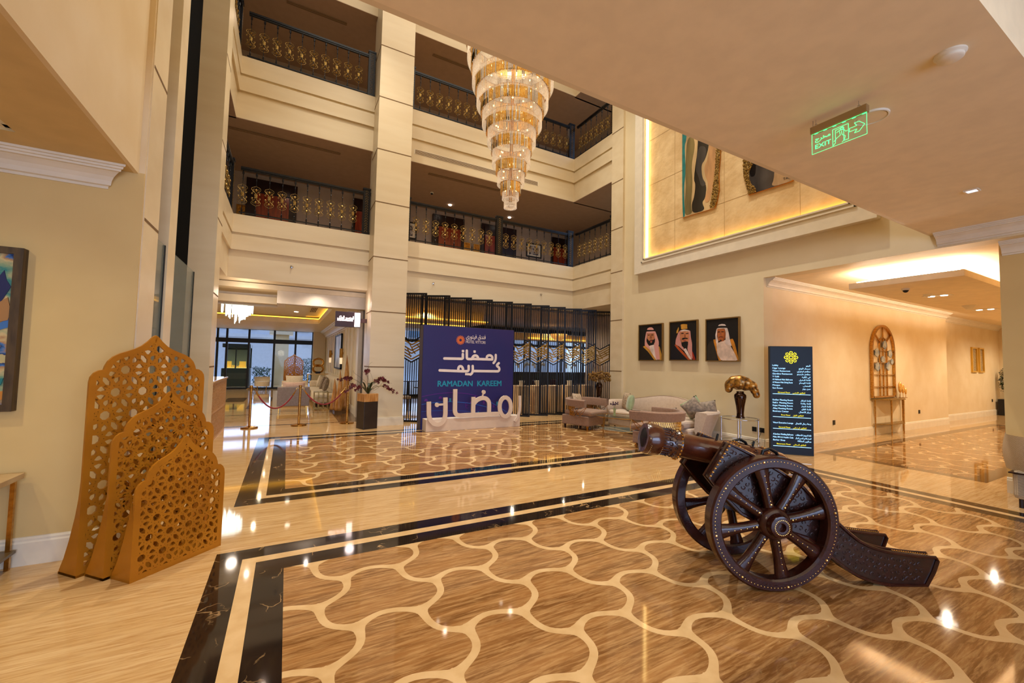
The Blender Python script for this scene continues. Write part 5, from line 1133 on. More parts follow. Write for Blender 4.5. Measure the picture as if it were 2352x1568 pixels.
for i, (x, y, s) in enumerate(path):
    p = Vector(path[min(i+1, n-1)][:2])-Vector(path[max(i-1, 0)][:2]); p.normalize(); o = Vector((-p.y, p.x)); 
    if o.dot(Vector((x-7.6, y-7.0))) < 0: o = -o
    zt = backz(s) if .2 < s < .8 else .66
    if s < .06: zt -= .05*(1-s/.06)
    fl_ = .15 if (s > .8 or s < .2) else .03
    for (d, z) in ((-.07, .28), (-.05, zt-.06), (-.02, zt), (.05+fl_, zt+.005), (.07+fl_, zt-.03), (.03, .10)): vs.append((min(8.19, x+o.x*d), y+o.y*d, z))
b.add(vs, [(i*6+j, i*6+(j+1) % 6, (i+1)*6+(j+1) % 6, (i+1)*6+j) for i in range(n-1) for j in range(6)]+[tuple(range(6)), tuple((n-1)*6+5-j for j in range(6))])
b.build('wraparound_back', M['sofaf'], t, smooth=True)
b = MB(); b.tube([(min(8.15, x), y, (backz(s) if .2 < s < .8 else .66)+.006) for x, y, s in path[8:52]], .008, 6); b.build('back_piping', M['taupe'], t)
for x in (7.35, 7.95):
    for y in (5.95, 8.0): b = MB(); b.tube([(x, y, 0), (x, y, .07)], [.018, .025], 8); b.build('leg', M['dwood'], t)
SC_ = 'scatter cushions on the pale sofa'
cushion('scatter_cushion', 'cream trellis-patterned cushion at the left end of the sofa', (7.72, 7.98, .66), .46, .44, .16, (.15, 0, 1.1), 'patt', SC_)
cushion('scatter_cushion', 'large mint satin cushion beside the trellis-patterned one on the sofa', (7.50, 7.62, .65), .48, .42, .17, (.2, .05, .95), 'mint', SC_)
cushion('scatter_cushion', 'mint cushion mostly hidden behind the grey damask cushions', (7.72, 5.98, .70), .40, .40, .14, (.1, .6, 2.4), 'mint', SC_)
cushion('scatter_cushion', 'grey damask cushion standing on its corner near the sofa right arm', (7.55, 5.86, .72), .36, .36, .15, (.1, .7, 2.3), 'grypat', SC_)
cushion('scatter_cushion', 'grey damask cushion resting along the top of the sofa right arm', (7.80, 5.70, .72), .36, .30, .13, (.2, .2, 2.2), 'grypat', SC_)
cushion('scatter_cushion', 'small flat taupe cushion lying low on the sofa seat', (7.35, 6.35, .56), .40, .22, .14, (.1, .1, 2.1), 'grypat', SC_)
# glass coffee table
t = thing('coffee_table', 'oval glass coffee table with gilt legs and lower shelf between sofa and armchairs', 'table', (6.60, 6.93, 0), -.75)
b = MB(); b.lathe([(0, .44), (.60, .44), (.605, .446), (.60, .452), (0, .452)], 40, rad=None); 
b.v = [(x, y*.78, z) for x, y, z in b.v]; b.build('tabletop', M['glass'], t, smooth=True)
b = MB(); b.tube([(.605*cos(2*pi*k/48), .605*.78*sin(2*pi*k/48), .446) for k in range(48)], .007, 6, closed=True); b.tube([(.52*cos(2*pi*k/48), .52*.78*sin(2*pi*k/48), .16) for k in range(48)], .006, 6, closed=True); b.build('edge_band', M['brass'], t)
b = MB(); b.lathe([(0, .155), (.52, .155), (.52, .163), (0, .163)], 40); b.v = [(x, y*.78, z) for x, y, z in b.v]; b.build('lower_shelf', M['gglass'], t)
for k in range(4): a = pi/4+k*pi/2; b = MB(); b.tube([(.60*cos(a), .47*sin(a), 0), (.57*cos(a), .44*sin(a), .44)], [.007, .013], 8); b.build('leg', M['brass'], t)
t = thing('bud_vase', 'small clear glass vase with purple flowers on the glass coffee table', 'vase', (6.42, 7.0, .452))
b = MB(); b.lathe([(.028, 0), (.034, .01), (.026, .05), (.024, .09), (.040, .17), (.037, .17), (.021, .09), (.022, .02), (0, .012)], 16); b.build('glass_body', mat('green_tint_glass', (190, 210, 160), .05, 0, alpha=.4), t, smooth=True)
b = MB(); rr = random.Random(4)
for k in range(9): a = rr.random()*6.3; r = .02+.07*rr.random(); b.tube([(0, 0, .02), (r*.3*cos(a), r*.3*sin(a), .15), (r*cos(a), r*sin(a), .24+.05*rr.random())], .002, 4)
b.build('stems', mat('stem_green', (70, 84, 46), .6), t)
b = MB()
for k in range(16): a = rr.random()*6.3; r = .03+.07*rr.random(); b.sph((r*cos(a), r*sin(a), .25+.06*rr.random()), .016, 6, 4)
b.build('blossoms', mat('purple_petal', (58, 34, 62), .7), t)
# round side tables with chrome vases
def side_table(label, loc, r=.34, h=.61):
    t = thing('side_table', label, 'table', loc, 0, 'round glass side tables')
    b = MB(); b.lathe([(0, h-.012), (r, h-.012), (r, h), (0, h)], 36); b.build('tabletop', M['glass'], t)
    b = MB(); b.lathe([(0, .16), (r, .16), (r, .17), (0, .17)], 36); b.build('lower_shelf', M['glass'], t)
    b = MB()
    for z in (h-.006, .165): b.tube([(r*cos(2*pi*k/40), r*sin(2*pi*k/40), z) for k in range(40)], .009, 6, closed=True)
    b.build('rim', M['chrome'], t, smooth='all')
    for k in range(4): a = .5+k*pi/2; b = MB(); b.cyl((r*.93*cos(a), r*.93*sin(a), 0), (r*.93*cos(a), r*.93*sin(a), h+.012), .013, n=10); b.build('leg', M['chrome'], t, smooth=True)
    return t
side_table('round glass and chrome side table between the sofa and the directory board', (7.76, 4.98, 0)); side_table('round glass side table in the corner behind the taupe armchair', (7.72, 9.02, 0), .30)
M['bronze'] = mat('mirror_bronze', (74, 60, 56), .08, 1, (70, 52, 42), 6)
def vase(label, loc, s=1):
    t = thing('vase', label, 'vase', loc); b = MB()
    b.lathe([(r*s, z*s) for r, z in ((0, 0), (.088, 0), (.092, .012), (.074, .05), (.072, .12), (.085, .26), (.112, .40), (.124, .46), (.120, .51), (.085, .545), (.072, .555), (.078, .585), (.070, .585), (.062, .56), (.1, .50), (0, .45))], 32)
    b.build('body', M['bronze'], t, smooth='all'); return t
M['coral'] = mat('bronze_coral', (190, 136, 52), .3, .55, (60, 38, 22), 15, bump=.5, detail=3, coat=.3)
vase('dark mirror-bronze baluster vase on the side table by the directory board', (7.76, 4.96, .61), .88)
b = MB(); cc_ = [(-.22, -.02, -.04, .07), (-.19, 0, .05, .09), (-.10, .02, .12, .10), (0, 0, .13, .11), (.10, .0, .10, .10), (.19, -.02, .04, .09), (.25, 0, -.05, .075), (.28, 0, -.13, .065), (.12, .03, .03, .09), (-.05, -.04, .06, .10), (.0, .05, .05, .10)]
for i, (a, c2, z, r) in enumerate(cc_): b.sph((a*.55, -a*.80+c2, z), r*1.02, 18, 12, f=lambda p, i=i: 1+.16*noise.noise(p*3.1+Vector((i*3, 0, 0))))
for (p, q) in zip(cc_[:7], cc_[1:8]): b.sph(((p[0]+q[0])*.275, -(p[0]+q[0])*.4, (p[2]+q[2])/2+.01), (p[3]+q[3])*.48, 12, 8)
cor = small('coral_sculpture', b, M['coral'], 'lumpy bronze coral-like head set on the dark vase by the directory board', 'sculpture', loc=(7.76, 4.96, 1.20), smooth='all')
md = cor.modifiers.new('remesh', 'REMESH'); md.mode = 'VOXEL'; md.voxel_size = .012; md.use_smooth_shade = True
md = cor.modifiers.new('smooth', 'SMOOTH'); md.factor = .7; md.iterations = 9
vase('dark mirror vase on the corner side table in front of the last divider', (7.70, 9.02, .61), .80)
b = MB(); rr = random.Random(8)
for k in range(150):
    a = rr.random()*6.3; q = .30*sqrt(rr.random()); z = .22*rr.random()-.03+.10*(1-q/.3); x, y = q*cos(a), q*sin(a)
    b.sph((x, y, z), .02+.02*rr.random(), 5, 4)
for k in range(24): a = rr.random()*6.3; q = .2*rr.random(); b.tube([(0, 0, -.08), (q*.6*cos(a), q*.6*sin(a), .12), (q*cos(a), q*sin(a), .36+.2*rr.random())], .003, 4)
small('dried_bouquet', b, mat('dried_flower', (150, 116, 50), .8, 0, (96, 60, 34), 30), 'dried golden brown bouquet in the vase at the right pilaster', 'flowers', loc=(7.70, 9.02, 1.14))
# sockets by the totem
for y, w in ((4.95, 'with nothing plugged in'), (4.80, 'with the black plug and cable')):
    t = thing('wall_socket', 'black double socket low on the portrait wall, '+w, 'socket', (8.199, y, .375), 0, 'black wall sockets'); b = MB(); b.box(-.01, 0, -.045, .045, -.045, .045); b.build('plate', M['blk'], t, bevel=.003)
    if y < 4.9:
        b = MB(); b.box(-.05, -.01, -.02, .02, -.03, .01); b.tube([(-.035, 0, -.03), (-.05, .02, -.12), (-.06, .08, -.2), (-.08, .16, -.26), (-.09, .2, -.36)], .005, 6); b.build('plug_and_cable', M['blk'], t)

# ================================================================ PLANTER, ROPES
t = thing('floor_planter', 'square dark stone planter with honey onyx top band beside the column', 'planter', (1.68, 10.06, 0), .35)
b = MB(); b.box(-.17, .17, -.17, .17, 0, .62); b.build('stone_body', mat('charcoal_stone', (52, 42, 38), .35, 0, (42, 33, 30), 5), t, bevel=.006)
b = MB(); b.box(-.172, .172, -.172, .172, .62, .80); b.build('onyx_band', mat('honey_onyx', (206, 156, 96), .2, 0, (176, 120, 62), 4, (6, 6, 1)), t, bevel=.005)
t = thing('orchid_arrangement', 'arching burgundy orchids with green leaves in the dark square planter', 'plant', (1.68, 10.06, .80))
M['leaf'] = mat('orchid_leaf', (42, 62, 30), .4, 0, (24, 40, 18), 6); M['pet'] = mat('burgundy_petal', (120, 40, 48), .6, 0, (70, 16, 26), 30); M['stem'] = mat('twig', (110, 92, 60), .7)
b = MB()
for a, L, h in ((0, .22, .2), (1.2, .2, .26), (2.3, .24, .16), (3.6, .2, .30), (4.6, .22, .18), (5.4, .16, .3), (.6, .15, .12)):
    d = Vector((cos(a), sin(a), 0)); s = Vector((-sin(a), cos(a), 0)); vs = []
    for i in range(9):
        f = i/8; p = d*(.02+L*f)+Vector((0, 0, h*sin(f*2.2)*.9)); w = .035*sin(pi*min(.98, f*.9+.08)); vs += [p-s*w, p+Vector((0, 0, -.008)), p+s*w]
    b.add(vs, [(i*3+j, i*3+j+1, i*3+j+4, i*3+j+3) for i in range(8) for j in (0, 1)])
b.build('leaves', M['leaf'], t, smooth='all')
dirs = [((-.62, .12), .42, .30, 10), ((-.52, -.05), .34, .02, 9), ((-.05, .02), .55, .50, 7), ((.42, -.05), .42, .26, 13), ((.62, -.12), .30, -.02, 10), ((.25, .05), .33, .24, 4), ((-.30, .0), .20, .08, 7)]
b = MB(); f = MB(); rr = random.Random(12)
for (dx, dy), zm, ze, nf in dirs:
    P = []
    for i in range(13):
        s = i/12; P.append(Vector((dx*s**1.1, dy*s, 2*(1-s)*s*zm*1.15+ze*s*s)))
    b.tube(P, .005, 5)
    for k in range(nf):
        s = .62+.40*k/nf; i = min(11, int(s*12)); p = P[i]+(P[i+1]-P[i])*(s*12-i)+Vector((rr.uniform(-.035, .035), rr.uniform(-.03, .03), rr.uniform(-.03, .03))); r = .04*(1.25-.5*k/nf)
        ax = Vector((rr.uniform(-1, 1), -1, rr.uniform(-.6, .6))).normalized(); u = ax.cross(Vector((0, 0, 1))).normalized(); v = ax.cross(u)
        for q in range(5):
            a = 2*pi*q/5+rr.random(); d = u*cos(a)+v*sin(a); e = d.cross(ax)
            f.add([p, p+d*r*.6+e*r*.42+ax*.006, p+d*r*1.15+ax*.010, p+d*r*.6-e*r*.42+ax*.006], [(0, 1, 2, 3)])
        f.sph(p+ax*.008, r*.22, 5, 3)
for (dx, dz) in ((-.35, .75), (-.15, .9), (.45, .62), (.62, .45), (.1, .95)):
    P = [Vector((dx*s*.9+.08*sin(s*6), .04*sin(s*5), dz*s-.22*s*s*s)) for s in [i/14 for i in range(15)]]; b.tube(P, .0022, 4)
b.build('stems', M['stem'], t); f.build('blossoms', M['pet'], t)
def stanchion(label, x, y):
    t = thing('stanchion', label, 'stanchion', (x, y, 0), 0, 'polished brass rope stanchions')
    b = MB(); b.lathe([(0, 0), (.165, 0), (.17, .008), (.165, .028), (.10, .036), (.03, .05), (0, .05)], 32); b.build('base', M['brass'], t, smooth=True)
    b = MB(); b.lathe([(.026, .05), (.026, .90), (.034, .905), (.036, .93), (.030, .945), (0, .95)], 20); b.build('post', M['brass'], t, smooth=True)
    b = MB()
    for s in (-1, 1): b.tube([(s*.026, 0, .87), (s*.06, 0, .885), (s*.085, 0, .865), (s*.075, 0, .84)], .006, 6)
    b.build('rope_hook', M['brass'], t)
stanchion('brass stanchion nearest the lattice desk at the left end of the red ropes', -.681, 10.98); stanchion('middle brass stanchion holding both red ropes', .302, 10.98); stanchion('brass stanchion at the right end, mostly hidden behind the dark planter', 1.36, 10.98)
M['rope'] = mat('red_velvet_rope', (150, 8, 22), .75, 0, (120, 4, 14), 20, sheen=.5)
for x0, x1, sag, w in ((-.60, .22, .42, 'hanging between the left and middle stanchions'), (.38, 1.28, .36, 'hanging between the middle stanchion and the planter')):
    t = thing('velvet_rope', 'dark red velvet rope '+w, 'rope', (0, 0, 0), 0, 'red barrier ropes'); P = []
    for i in range(25):
        s = i/24; P.append((x0+(x1-x0)*s, 10.98, .84-sag*(1-(2*s-1)**2)))
    b = MB(); b.tube(P[2:-2], .017, 8); b.build('rope', M['rope'], t, smooth='all'); b = MB(); b.tube(P[:3], [.006, .012, .020], 8); b.tube(P[-3:], [.020, .012, .006], 8); b.build('brass_ends', M['brass'], t)

# ================================================================ RECEPTION DESK, LEFT WALL THINGS
t = thing('reception_desk', 'reception desk with cream lattice front and stone top beside the left pillar', 'desk', (0, 0, 0))
b = MB(); b.box(-1.95, -1.19, 9.02, 11.1, 0, 1.10); b.build('carcass', mat('desk_gold_back', (120, 84, 36), .5), t)
b = MB(); rr = random.Random(6); x = -1.165
for i in range(30): yy = 9.06+i*.068; b.box(x-.02, x+.002, yy, yy+.016, .03, 1.08)
for i in range(33):
    zz = .05+i*.032
    for j in range(15):
        if rr.random() < .72: y0 = 9.06+j*.137; b.box(x-.018, x, y0, y0+.13, zz, zz+.012)
for z0 in (0, .52, 1.065): b.box(x-.02, x+.005, 9.02, 11.1, z0, z0+.035)
b.box(x-.02, x+.006, 11.06, 11.1, 0, 1.1); b.build('lattice_front', mat('desk_lattice', (196, 150, 96), .4, .2), t)
b = MB(); b.box(-2.0, -1.14, 9.0, 11.13, 1.10, 1.14); b.build('stone_top', M['band'], t, bevel=.005)
t = thing('console_table', 'marble-topped brass console table cut by the left edge of the picture', 'table', (0, 0, 0))
b = MB(); b.box(-3.1, -1.69, 4.10, 4.49, .655, .695); b.build('top', mat('warm_marble', (196, 168, 124), .15, 0, (176, 142, 98), 5, detail=5), t, bevel=.003)
b = MB(); b.box(-3.05, -1.70, 4.14, 4.48, .115, .135); b.build('lower_shelf', mat('dark_shelf', (92, 76, 50), .3), t)
for x in (-3.05, -1.745):
    for y in (4.13, 4.45): b = MB(); b.box(x, x+.025, y, y+.025, 0, .655); b.build('leg', M['brass'], t)
t = thing('abstract_painting', 'large abstract painting in a dark wood frame at the left edge of the picture', 'painting', (0, 0, 0))
x1, z0_, z1_ = -1.775, 1.155, 2.375; b = MB(); w = .05
b.box(x1-1.5, x1, 4.46, 4.53, z0_, z0_+w); b.box(x1-1.5, x1, 4.46, 4.53, z1_-w, z1_); b.box(x1-w, x1, 4.46, 4.53, z0_+w, z1_-w); b.box(x1-1.5, x1-1.5+w, 4.46, 4.53, z0_+w, z1_-w); b.build('frame', mat('walnut_frame', (84, 64, 38), .5, 0, (60, 44, 26), 5, (6, 6, 1)), t)
ap = mat('abstract_paint', (186, 172, 124), .6, 0, (128, 140, 112), 3.5, (1, 1, 1.6), bump=.4, detail=5)
nt = ap.node_tree; cr = [n for n in nt.nodes if n.type == 'VALTORGB'][0].color_ramp
for p, c in ((.40, (30, 118, 120)), (.46, (120, 150, 120)), (.52, (200, 178, 130)), (.575, (168, 128, 86)), (.60, (60, 110, 170)), (.64, (24, 34, 92))): e = cr.elements.new(p); e.color = srgb(c)
b = MB(); b.box(x1-1.46, x1-.04, 4.485, 4.50, z0_+.04, z1_-.04); b.build('canvas', ap, t)
b = MB()
def dab(P, m): b.prism([(x1+u, v) for u, v in P], lambda a, c: (a, 4.480-.001*m, c), lambda a, c: (a, 4.486, c), m)
dab([(-.17, 2.03), (-.13, 2.14), (-.10, 2.20), (-.085, 2.13), (-.06, 2.08), (-.09, 2.0), (-.12, 1.93), (-.15, 1.9)], 0); dab([(-.25, 1.75), (-.12, 1.79), (-.05, 1.85), (-.05, 1.78), (-.15, 1.73), (-.25, 1.70)], 1)
dab([(-.22, 1.66), (-.12, 1.62), (-.09, 1.55), (-.14, 1.47), (-.25, 1.42), (-.3, 1.5)], 2); dab([(-.25, 1.36), (-.12, 1.39), (-.06, 1.40), (-.07, 1.35), (-.15, 1.31)], 2); dab([(-.4, 1.24), (-.04, 1.24), (-.04, 1.31), (-.2, 1.27), (-.4, 1.30)], 3)
dab([(-.12, 1.95), (-.07, 2.0), (-.05, 1.9), (-.06, 1.83), (-.14, 1.80), (-.25, 1.77), (-.25, 1.82), (-.14, 1.86)], 4)
b.build('paint_strokes', [mat('paint_navy', (20, 28, 84), .5), mat('paint_blue', (60, 110, 176), .5), mat('paint_teal', (32, 118, 124), .5), mat('paint_orange', (200, 130, 50), .5), mat('paint_tan', (160, 116, 70), .5)], t)

# ================================================================ CORRIDOR
t = thing('arched_mirror', 'tall arched brass mirror with window bars and agate slices above the corridor console', 'mirror', (0, 0, 0))
AX0, AX1, AZ0, AZ1 = 12.66, 13.90, .91, 2.70; cx = (AX0+AX1)/2; rx = (AX1-AX0)/2; zs = AZ1-rx*.98
def archp(x0, x1, z0, zs_, n=20):
    c = (x0+x1)/2; r = (x1-x0)/2
    return [(x0, z0)]+[(c-r*cos(pi*i/n), zs_+r*sin(pi*i/n)) for i in range(n+1)]+[(x1, z0)]
b = MB(); P = archp(AX0, AX1, AZ0, zs)
def bandp(P, w, y0, y1):
    for (a, c), (d, e) in zip(P, P[1:]): b.bar((a, (y0+y1)/2, c), (d, (y0+y1)/2, e), w, y1-y0, up=(0, 1, 0))
bandp([(a, c) for a, c in P], .06, 4.69, 4.749); bandp([(AX0, AZ0+.02), (AX1, AZ0+.02)], .04, 4.69, 4.749); b.build('frame', M['brass'], t)
b = MB(); b.prism(P, lambda a, c: (a, 4.742, c), lambda a, c: (a, 4.749, c)); b.build('mirror_glass', mat('mirror_wall_tint', (252, 226, 184), .18, .3), t)  # cream colour stands in for the warm wall's reflection
b = MB()
bandp(archp(cx-.2, cx+.2, AZ0, zs+.12, 12), .028, 4.70, 4.73)
bandp([(cx, AZ0), (cx, AZ1)], .028, 4.70, 4.73)
for s in (-1, 1): bandp([(cx+s*.18, zs+.22), (cx+s*.46, zs+.42)], .024, 4.70, 4.73)
for z in (1.18, 1.48, 1.78, 2.08): bandp([(AX0+.02, z), (AX1-.02, z)], .016, 4.70, 4.73)
b.build('glazing_bars', M['brass'], t)
b = MB(); ag = mat('agate_slice', (70, 92, 120), .12, 0, (176, 176, 166), 7, coat=.5)
for x, z, r in ((12.88, 2.03, .12), (12.90, 1.68, .12), (13.20, 1.87, .09), (13.32, 2.24, .12), (13.62, 2.02, .11), (13.5, 1.70, .12), (13.72, 1.82, .08)): b.prism([(x+r*(1+.1*sin(3*k))*cos(k*pi/8), z+r*.9*(1+.12*cos(2*k))*sin(k*pi/8)) for k in range(16)], lambda a, c: (a, 4.685, c), lambda a, c: (a, 4.70, c))
b.build('agate_slices', ag, t)
t = thing('console_table', 'slim brass half-hexagon console under the arched mirror in the corridor', 'table', (0, 0, 0)); P = [(12.62, 4.74), (13.05, 4.48), (13.85, 4.48), (14.45, 4.74)]
b = MB(); b.prism(P, lambda a, c: (a, c, .86), lambda a, c: (a, c, .885)); b.build('top', M['abrass'], t); b = MB(); b.prism([(a*.94+.81, c*.9+.46) for a, c in P], lambda a, c: (a, c, .26), lambda a, c: (a, c, .275)); b.build('lower_shelf', M['abrass'], t)
for a, c in ((12.74, 4.70), (13.10, 4.51), (13.80, 4.51), (14.32, 4.70)): b = MB(); b.tube([(a, c, 0), (a, c, .86)], [.012, .02], 8); b.build('leg', M['brass'], t)
for x, h, w in ((13.95, .42, 'tallest, on the left'), (14.12, .36, 'middle one'), (14.28, .26, 'shortest, on the right')):
    t = thing('leaf_sculpture', 'gilded upright leaf ornament on the corridor console, '+w, 'sculpture', (x, 4.62, .885), 0, 'gilded leaf ornaments')
    b = MB(); b.cyl((0, 0, 0), (0, 0, .012), .035, n=12); b.cyl((0, 0, 0), (0, 0, h*.4), .005, n=6); b.build('stand', M['brass'], t); b = MB(); b.sph((0, 0, h*.66), h*.34, 12, 8, sc=(.48, .25, 1)); b.build('leaf', M['gmir'], t, smooth='all')
for x, y, z, w in ((10.84, 4.749, .40, 'nearest the directory board'), (15.53, 4.749, .46, 'right of the corridor console'), (18.3, 5.049, .55, 'in the recessed far part of the corridor wall'), (23.2, 5.049, .55, 'at the far end of the corridor')):
    b = MB(); b.box(-.045, .045, -.012, 0, -.05, .05); small('wall_socket', b, M['blk'], 'small black socket on the corridor wall, '+w, 'socket', 'corridor sockets', loc=(x, y, z))
b = MB(); b.box(-.08, .08, -.06, 0, -.13, .13); small('wall_phone', b, M['white'], 'small pale wall box in the recessed corridor wall below the ceiling step', 'wall box', loc=(18.05, 5.049, 1.42), bevel=.02)
M['gilt'] = mat('gilt_frame', (222, 176, 70), .35, .5)
M['papy'] = mat('calligraphy_print', (196, 170, 120), .6, 0, (120, 100, 70), 30)
framed('gilt_picture', 'narrow gilt-framed picture on the far corridor wall, left of the pair', 'picture', 21.05, 21.6, 1.585, 2.47, 5.05, 'gilt', M['papy'], .05, 'pair of gilt pictures', dep=.05); framed('gilt_picture', 'narrow gilt-framed picture on the far corridor wall, right of the pair', 'picture', 21.8, 22.3, 1.585, 2.47, 5.05, 'gilt', M['papy'], .05, 'pair of gilt pictures', dep=.05)
t = thing('potted_plant', 'bushy dark green plant in a black square pot at the corridor end', 'plant', (23.75, 4.78, 0)); b = MB(); b.box(-.2, .2, -.2, .2, 0, .6); b.build('pot', M['blk'], t, bevel=.01)
b = MB(); b.cyl((0, 0, .6), (0, 0, 1.2), .03, n=6); b.build('trunk', M['stem'], t)
b = MB(); rr = random.Random(3)
for k in range(900):
    p = Vector((rr.gauss(0, 1), rr.gauss(0, 1), rr.gauss(0, 1))).normalized()*(.21*rr.random()**.33); p.z *= 2.4; p.z += 1.30; u = Vector((rr.gauss(0, 1), rr.gauss(0, 1), rr.gauss(0, 1))).normalized(); v = u.orthogonal().normalized()
    b.add([p, p+u*.03+v*.015, p+u*.06, p+u*.03-v*.015], [(0, 1, 2, 3)])
b.build('foliage', M['leaf'], t)
for x, y, w in ((11.0, 3.05, 'nearer'), (14.2, 3.15, 'farther')):
    t = thing('twin_downlight', 'twin-lamp recessed downlight in the corridor ceiling panel, the %s one' % w, 'light', (x, y, 3.045), 0, 'corridor twin downlights'); b = MB(); b.box(-.1, .1, -.2, .2, .008, .014); b.build('plate', M['white'], t)
    for s in (-.09, .09): b = MB(); b.lathe([(0, 0), (.05, 0), (.05, .01), (0, .01)], 14, c=(0, s, 0)); b.build('lamp', M['lamp'], t)
b = MB(); b.lathe([(0, -.05), (.03, -.05), (.05, -.03), (.07, 0), (0, 0)], 18); small('smoke_detector', b, M['white'], 'white detector on the corridor panel beside the nearer downlight', 'detector', loc=(10.69, 3.10, 3.06), smooth=True)
b = MB(); b.lathe([(0, -.09), (.05, -.09), (.11, -.01), (.11, 0), (0, 0)], 18); small('ceiling_projector', b, M['white'], 'cone-shaped white fitting on the corridor panel between the two downlights', 'fitting', loc=(13.13, 3.15, 3.06), smooth=True)
# patterned chair at the right edge
t = thing('patterned_armchair', 'armchair in woven cream patterned fabric cut by the right edge of the picture', 'armchair', (8.86, 1.55, 0), 0)
wv = mat('woven_pattern', (206, 188, 160), .85); nt = wv.node_tree; N = nt.nodes; L = nt.links; tc = N.new('ShaderNodeTexCoord'); mpp = N.new('ShaderNodeMapping'); mpp.inputs['Rotation'].default_value = (radians(90), 0, 0); L.new(tc.outputs['Object'], mpp.inputs[0]); wt = N.new('ShaderNodeTexBrick'); L.new(mpp.outputs[0], wt.inputs[0]); wt.inputs['Scale'].default_value = 38; wt.inputs['Mortar Size'].default_value = .03; wt.inputs[1].default_value = srgb((214, 196, 168)); wt.inputs[2].default_value = srgb((206, 186, 156)); wt.inputs[3].default_value = srgb((96, 84, 72)); L.new(wt.outputs[0], N['Principled BSDF'].inputs['Base Color'])
t.location = (7.66, 1.18, 0)
b = MB()
b.grid(lambda u, v: (.42+.44*cos(pi*.5+pi*u)*(1+.06*sin(pi*v)), .03+.44*sin(pi*.5+pi*u)*(-1)*(1+.06*sin(pi*v))*-1, .42+.42*v), 24, 8)
b.build('wrapped_back', wv, t, smooth='all')
b = MB(); b.box(.02, .8, -.36, .36, .10, .44); b.build('seat', wv, t, bevel=.05)
b = MB(); b.box(0.0, .82, -.38, .38, .40, .415); b.build('trim_band', M['dwood'], t)
for x in (.08, .74):
    for y in (-.3, .3): b = MB(); b.cyl((x, y, 0), (x, y, .10), .02, n=8); b.build('leg', M['dwood'], t)

# ================================================================ LOUNGE BEYOND THE LEFT BAY
arches = [o for o in COL.objects if o.name.startswith('arch_screen') and o.parent is None]
for o, dx, dy, w in zip(arches, (-.12, -.08, -.04), (.50, .25, 0), ('tallest', 'middle', 'smallest')):
    dup(o, (dx, 21.8+dy, 0), 0, 'gold arched lattice screen far behind the lounge chairs, the %s of that distant set' % w, 'distant gold arched screens')
def lounge_chair(label, loc, rz, m='greyf', s=1):
    t = thing('lounge_chair', label, 'armchair', loc, rz)
    b = MB(); b.box(-.42, .42, .30, .40, .17, .73); b.build('backrest', M[m], t, bevel=.02)
    b = MB(); b.box(-.36, .36, -.36, .30, .17, .42); b.build('seat', M['ivory'], t, bevel=.03)
    for x in (-1, 1): b = MB(); b.box(min(x*.34, x*.42), max(x*.34, x*.42), -.36, .34, .17, .60); b.build('armrest', M['ivory'], t, bevel=.02)
    for x in (-.38, .36):
        for y in (-.34, .36): b = MB(); b.box(x, x+.018, y, y+.018, 0, .17); b.build('leg', M['brass'], t)
    return t
lounge_chair('grey-backed lounge armchair seen from behind between the two brass stanchions', (.21, 14.1, 0), pi)
lounge_chair('ivory lounge armchair facing the lobby, in front of the distant gold arches', (.28, 17.0, 0), 0, 'ivory')
cushion('scatter_cushion', 'pale mint square cushion on the ivory lounge armchair', (.26, 16.9, .72), .56, .46, .16, (-.25, 0, 0), 'ivory'); cushion('scatter_cushion', 'blush lumbar cushion topping the grey-backed lounge armchair', (.21, 13.9, .76), .62, .22, .14, (-.1, 0, 0), 'blush')
t = thing('lounge_sofa', 'long ivory sofa along the panelled lounge wall', 'sofa', (0, 0, 0))
b = MB(); b.box(.80, 1.70, 14.9, 18.9, .12, .42); b.build('seat', M['ivory'], t, bevel=.05); b = MB(); b.box(1.45, 1.72, 14.9, 19.0, .42, .92); b.build('backrest', M['ivory'], t, bevel=.08); b = MB(); b.box(.85, 1.7, 18.8, 19.05, .42, .66); b.build('armrest', M['ivory'], t, bevel=.05)
for y in (15.0, 18.8): b = MB(); b.cyl((.9, y, 0), (.9, y, .12), .03, n=8); b.build('leg', M['dwood'], t)
LC = 'scatter cushions on the lounge sofa'
for loc, m, w, rz in (((1.20, 18.3, .69), 'ivory', 'white cushion at the far end of the ivory lounge sofa', 1.3), ((1.20, 17.5, .69), 'ivory', 'second white cushion on the ivory lounge sofa', 1.0), ((1.20, 16.4, .69), 'grypat', 'silvery damask cushion in the middle of the ivory lounge sofa', 1.2), ((1.20, 15.5, .69), 'grypat', 'dark silver cushion at the near end of the ivory lounge sofa', 1.4)):
    cushion('scatter_cushion', w, loc, .5, .46, .18, (.25, .1, rz), m, LC)
t = thing('cage_table', 'square brass cage side table beside the ivory lounge sofa', 'table', (1.0, 14.55, 0)); b = MB()
for x in (-.2, -.07, .07, .2):
    for y in (-.2, .2): b.box(x-.008, x+.008, y-.008, y+.008, 0, .52)
for y in (-.07, .07):
    for x in (-.2, .2): b.box(x-.008, x+.008, y-.008, y+.008, 0, .52)
for z in (0, .3, .505):
    for s in (-.2, .2): b.box(-.2, .2, s-.008, s+.008, z, z+.015); b.box(s-.008, s+.008, -.2, .2, z, z+.015)
b.build('cage_frame', M['abrass'], t); b = MB(); b.box(-.2, .2, -.2, .2, .52, .53); b.build('glass_top', M['glass'], t)
ony_ = mat('onyx_horn', (214, 162, 92), .3, 0, (168, 112, 50), 9, (1, 1, .5), detail=5, bump=.5)
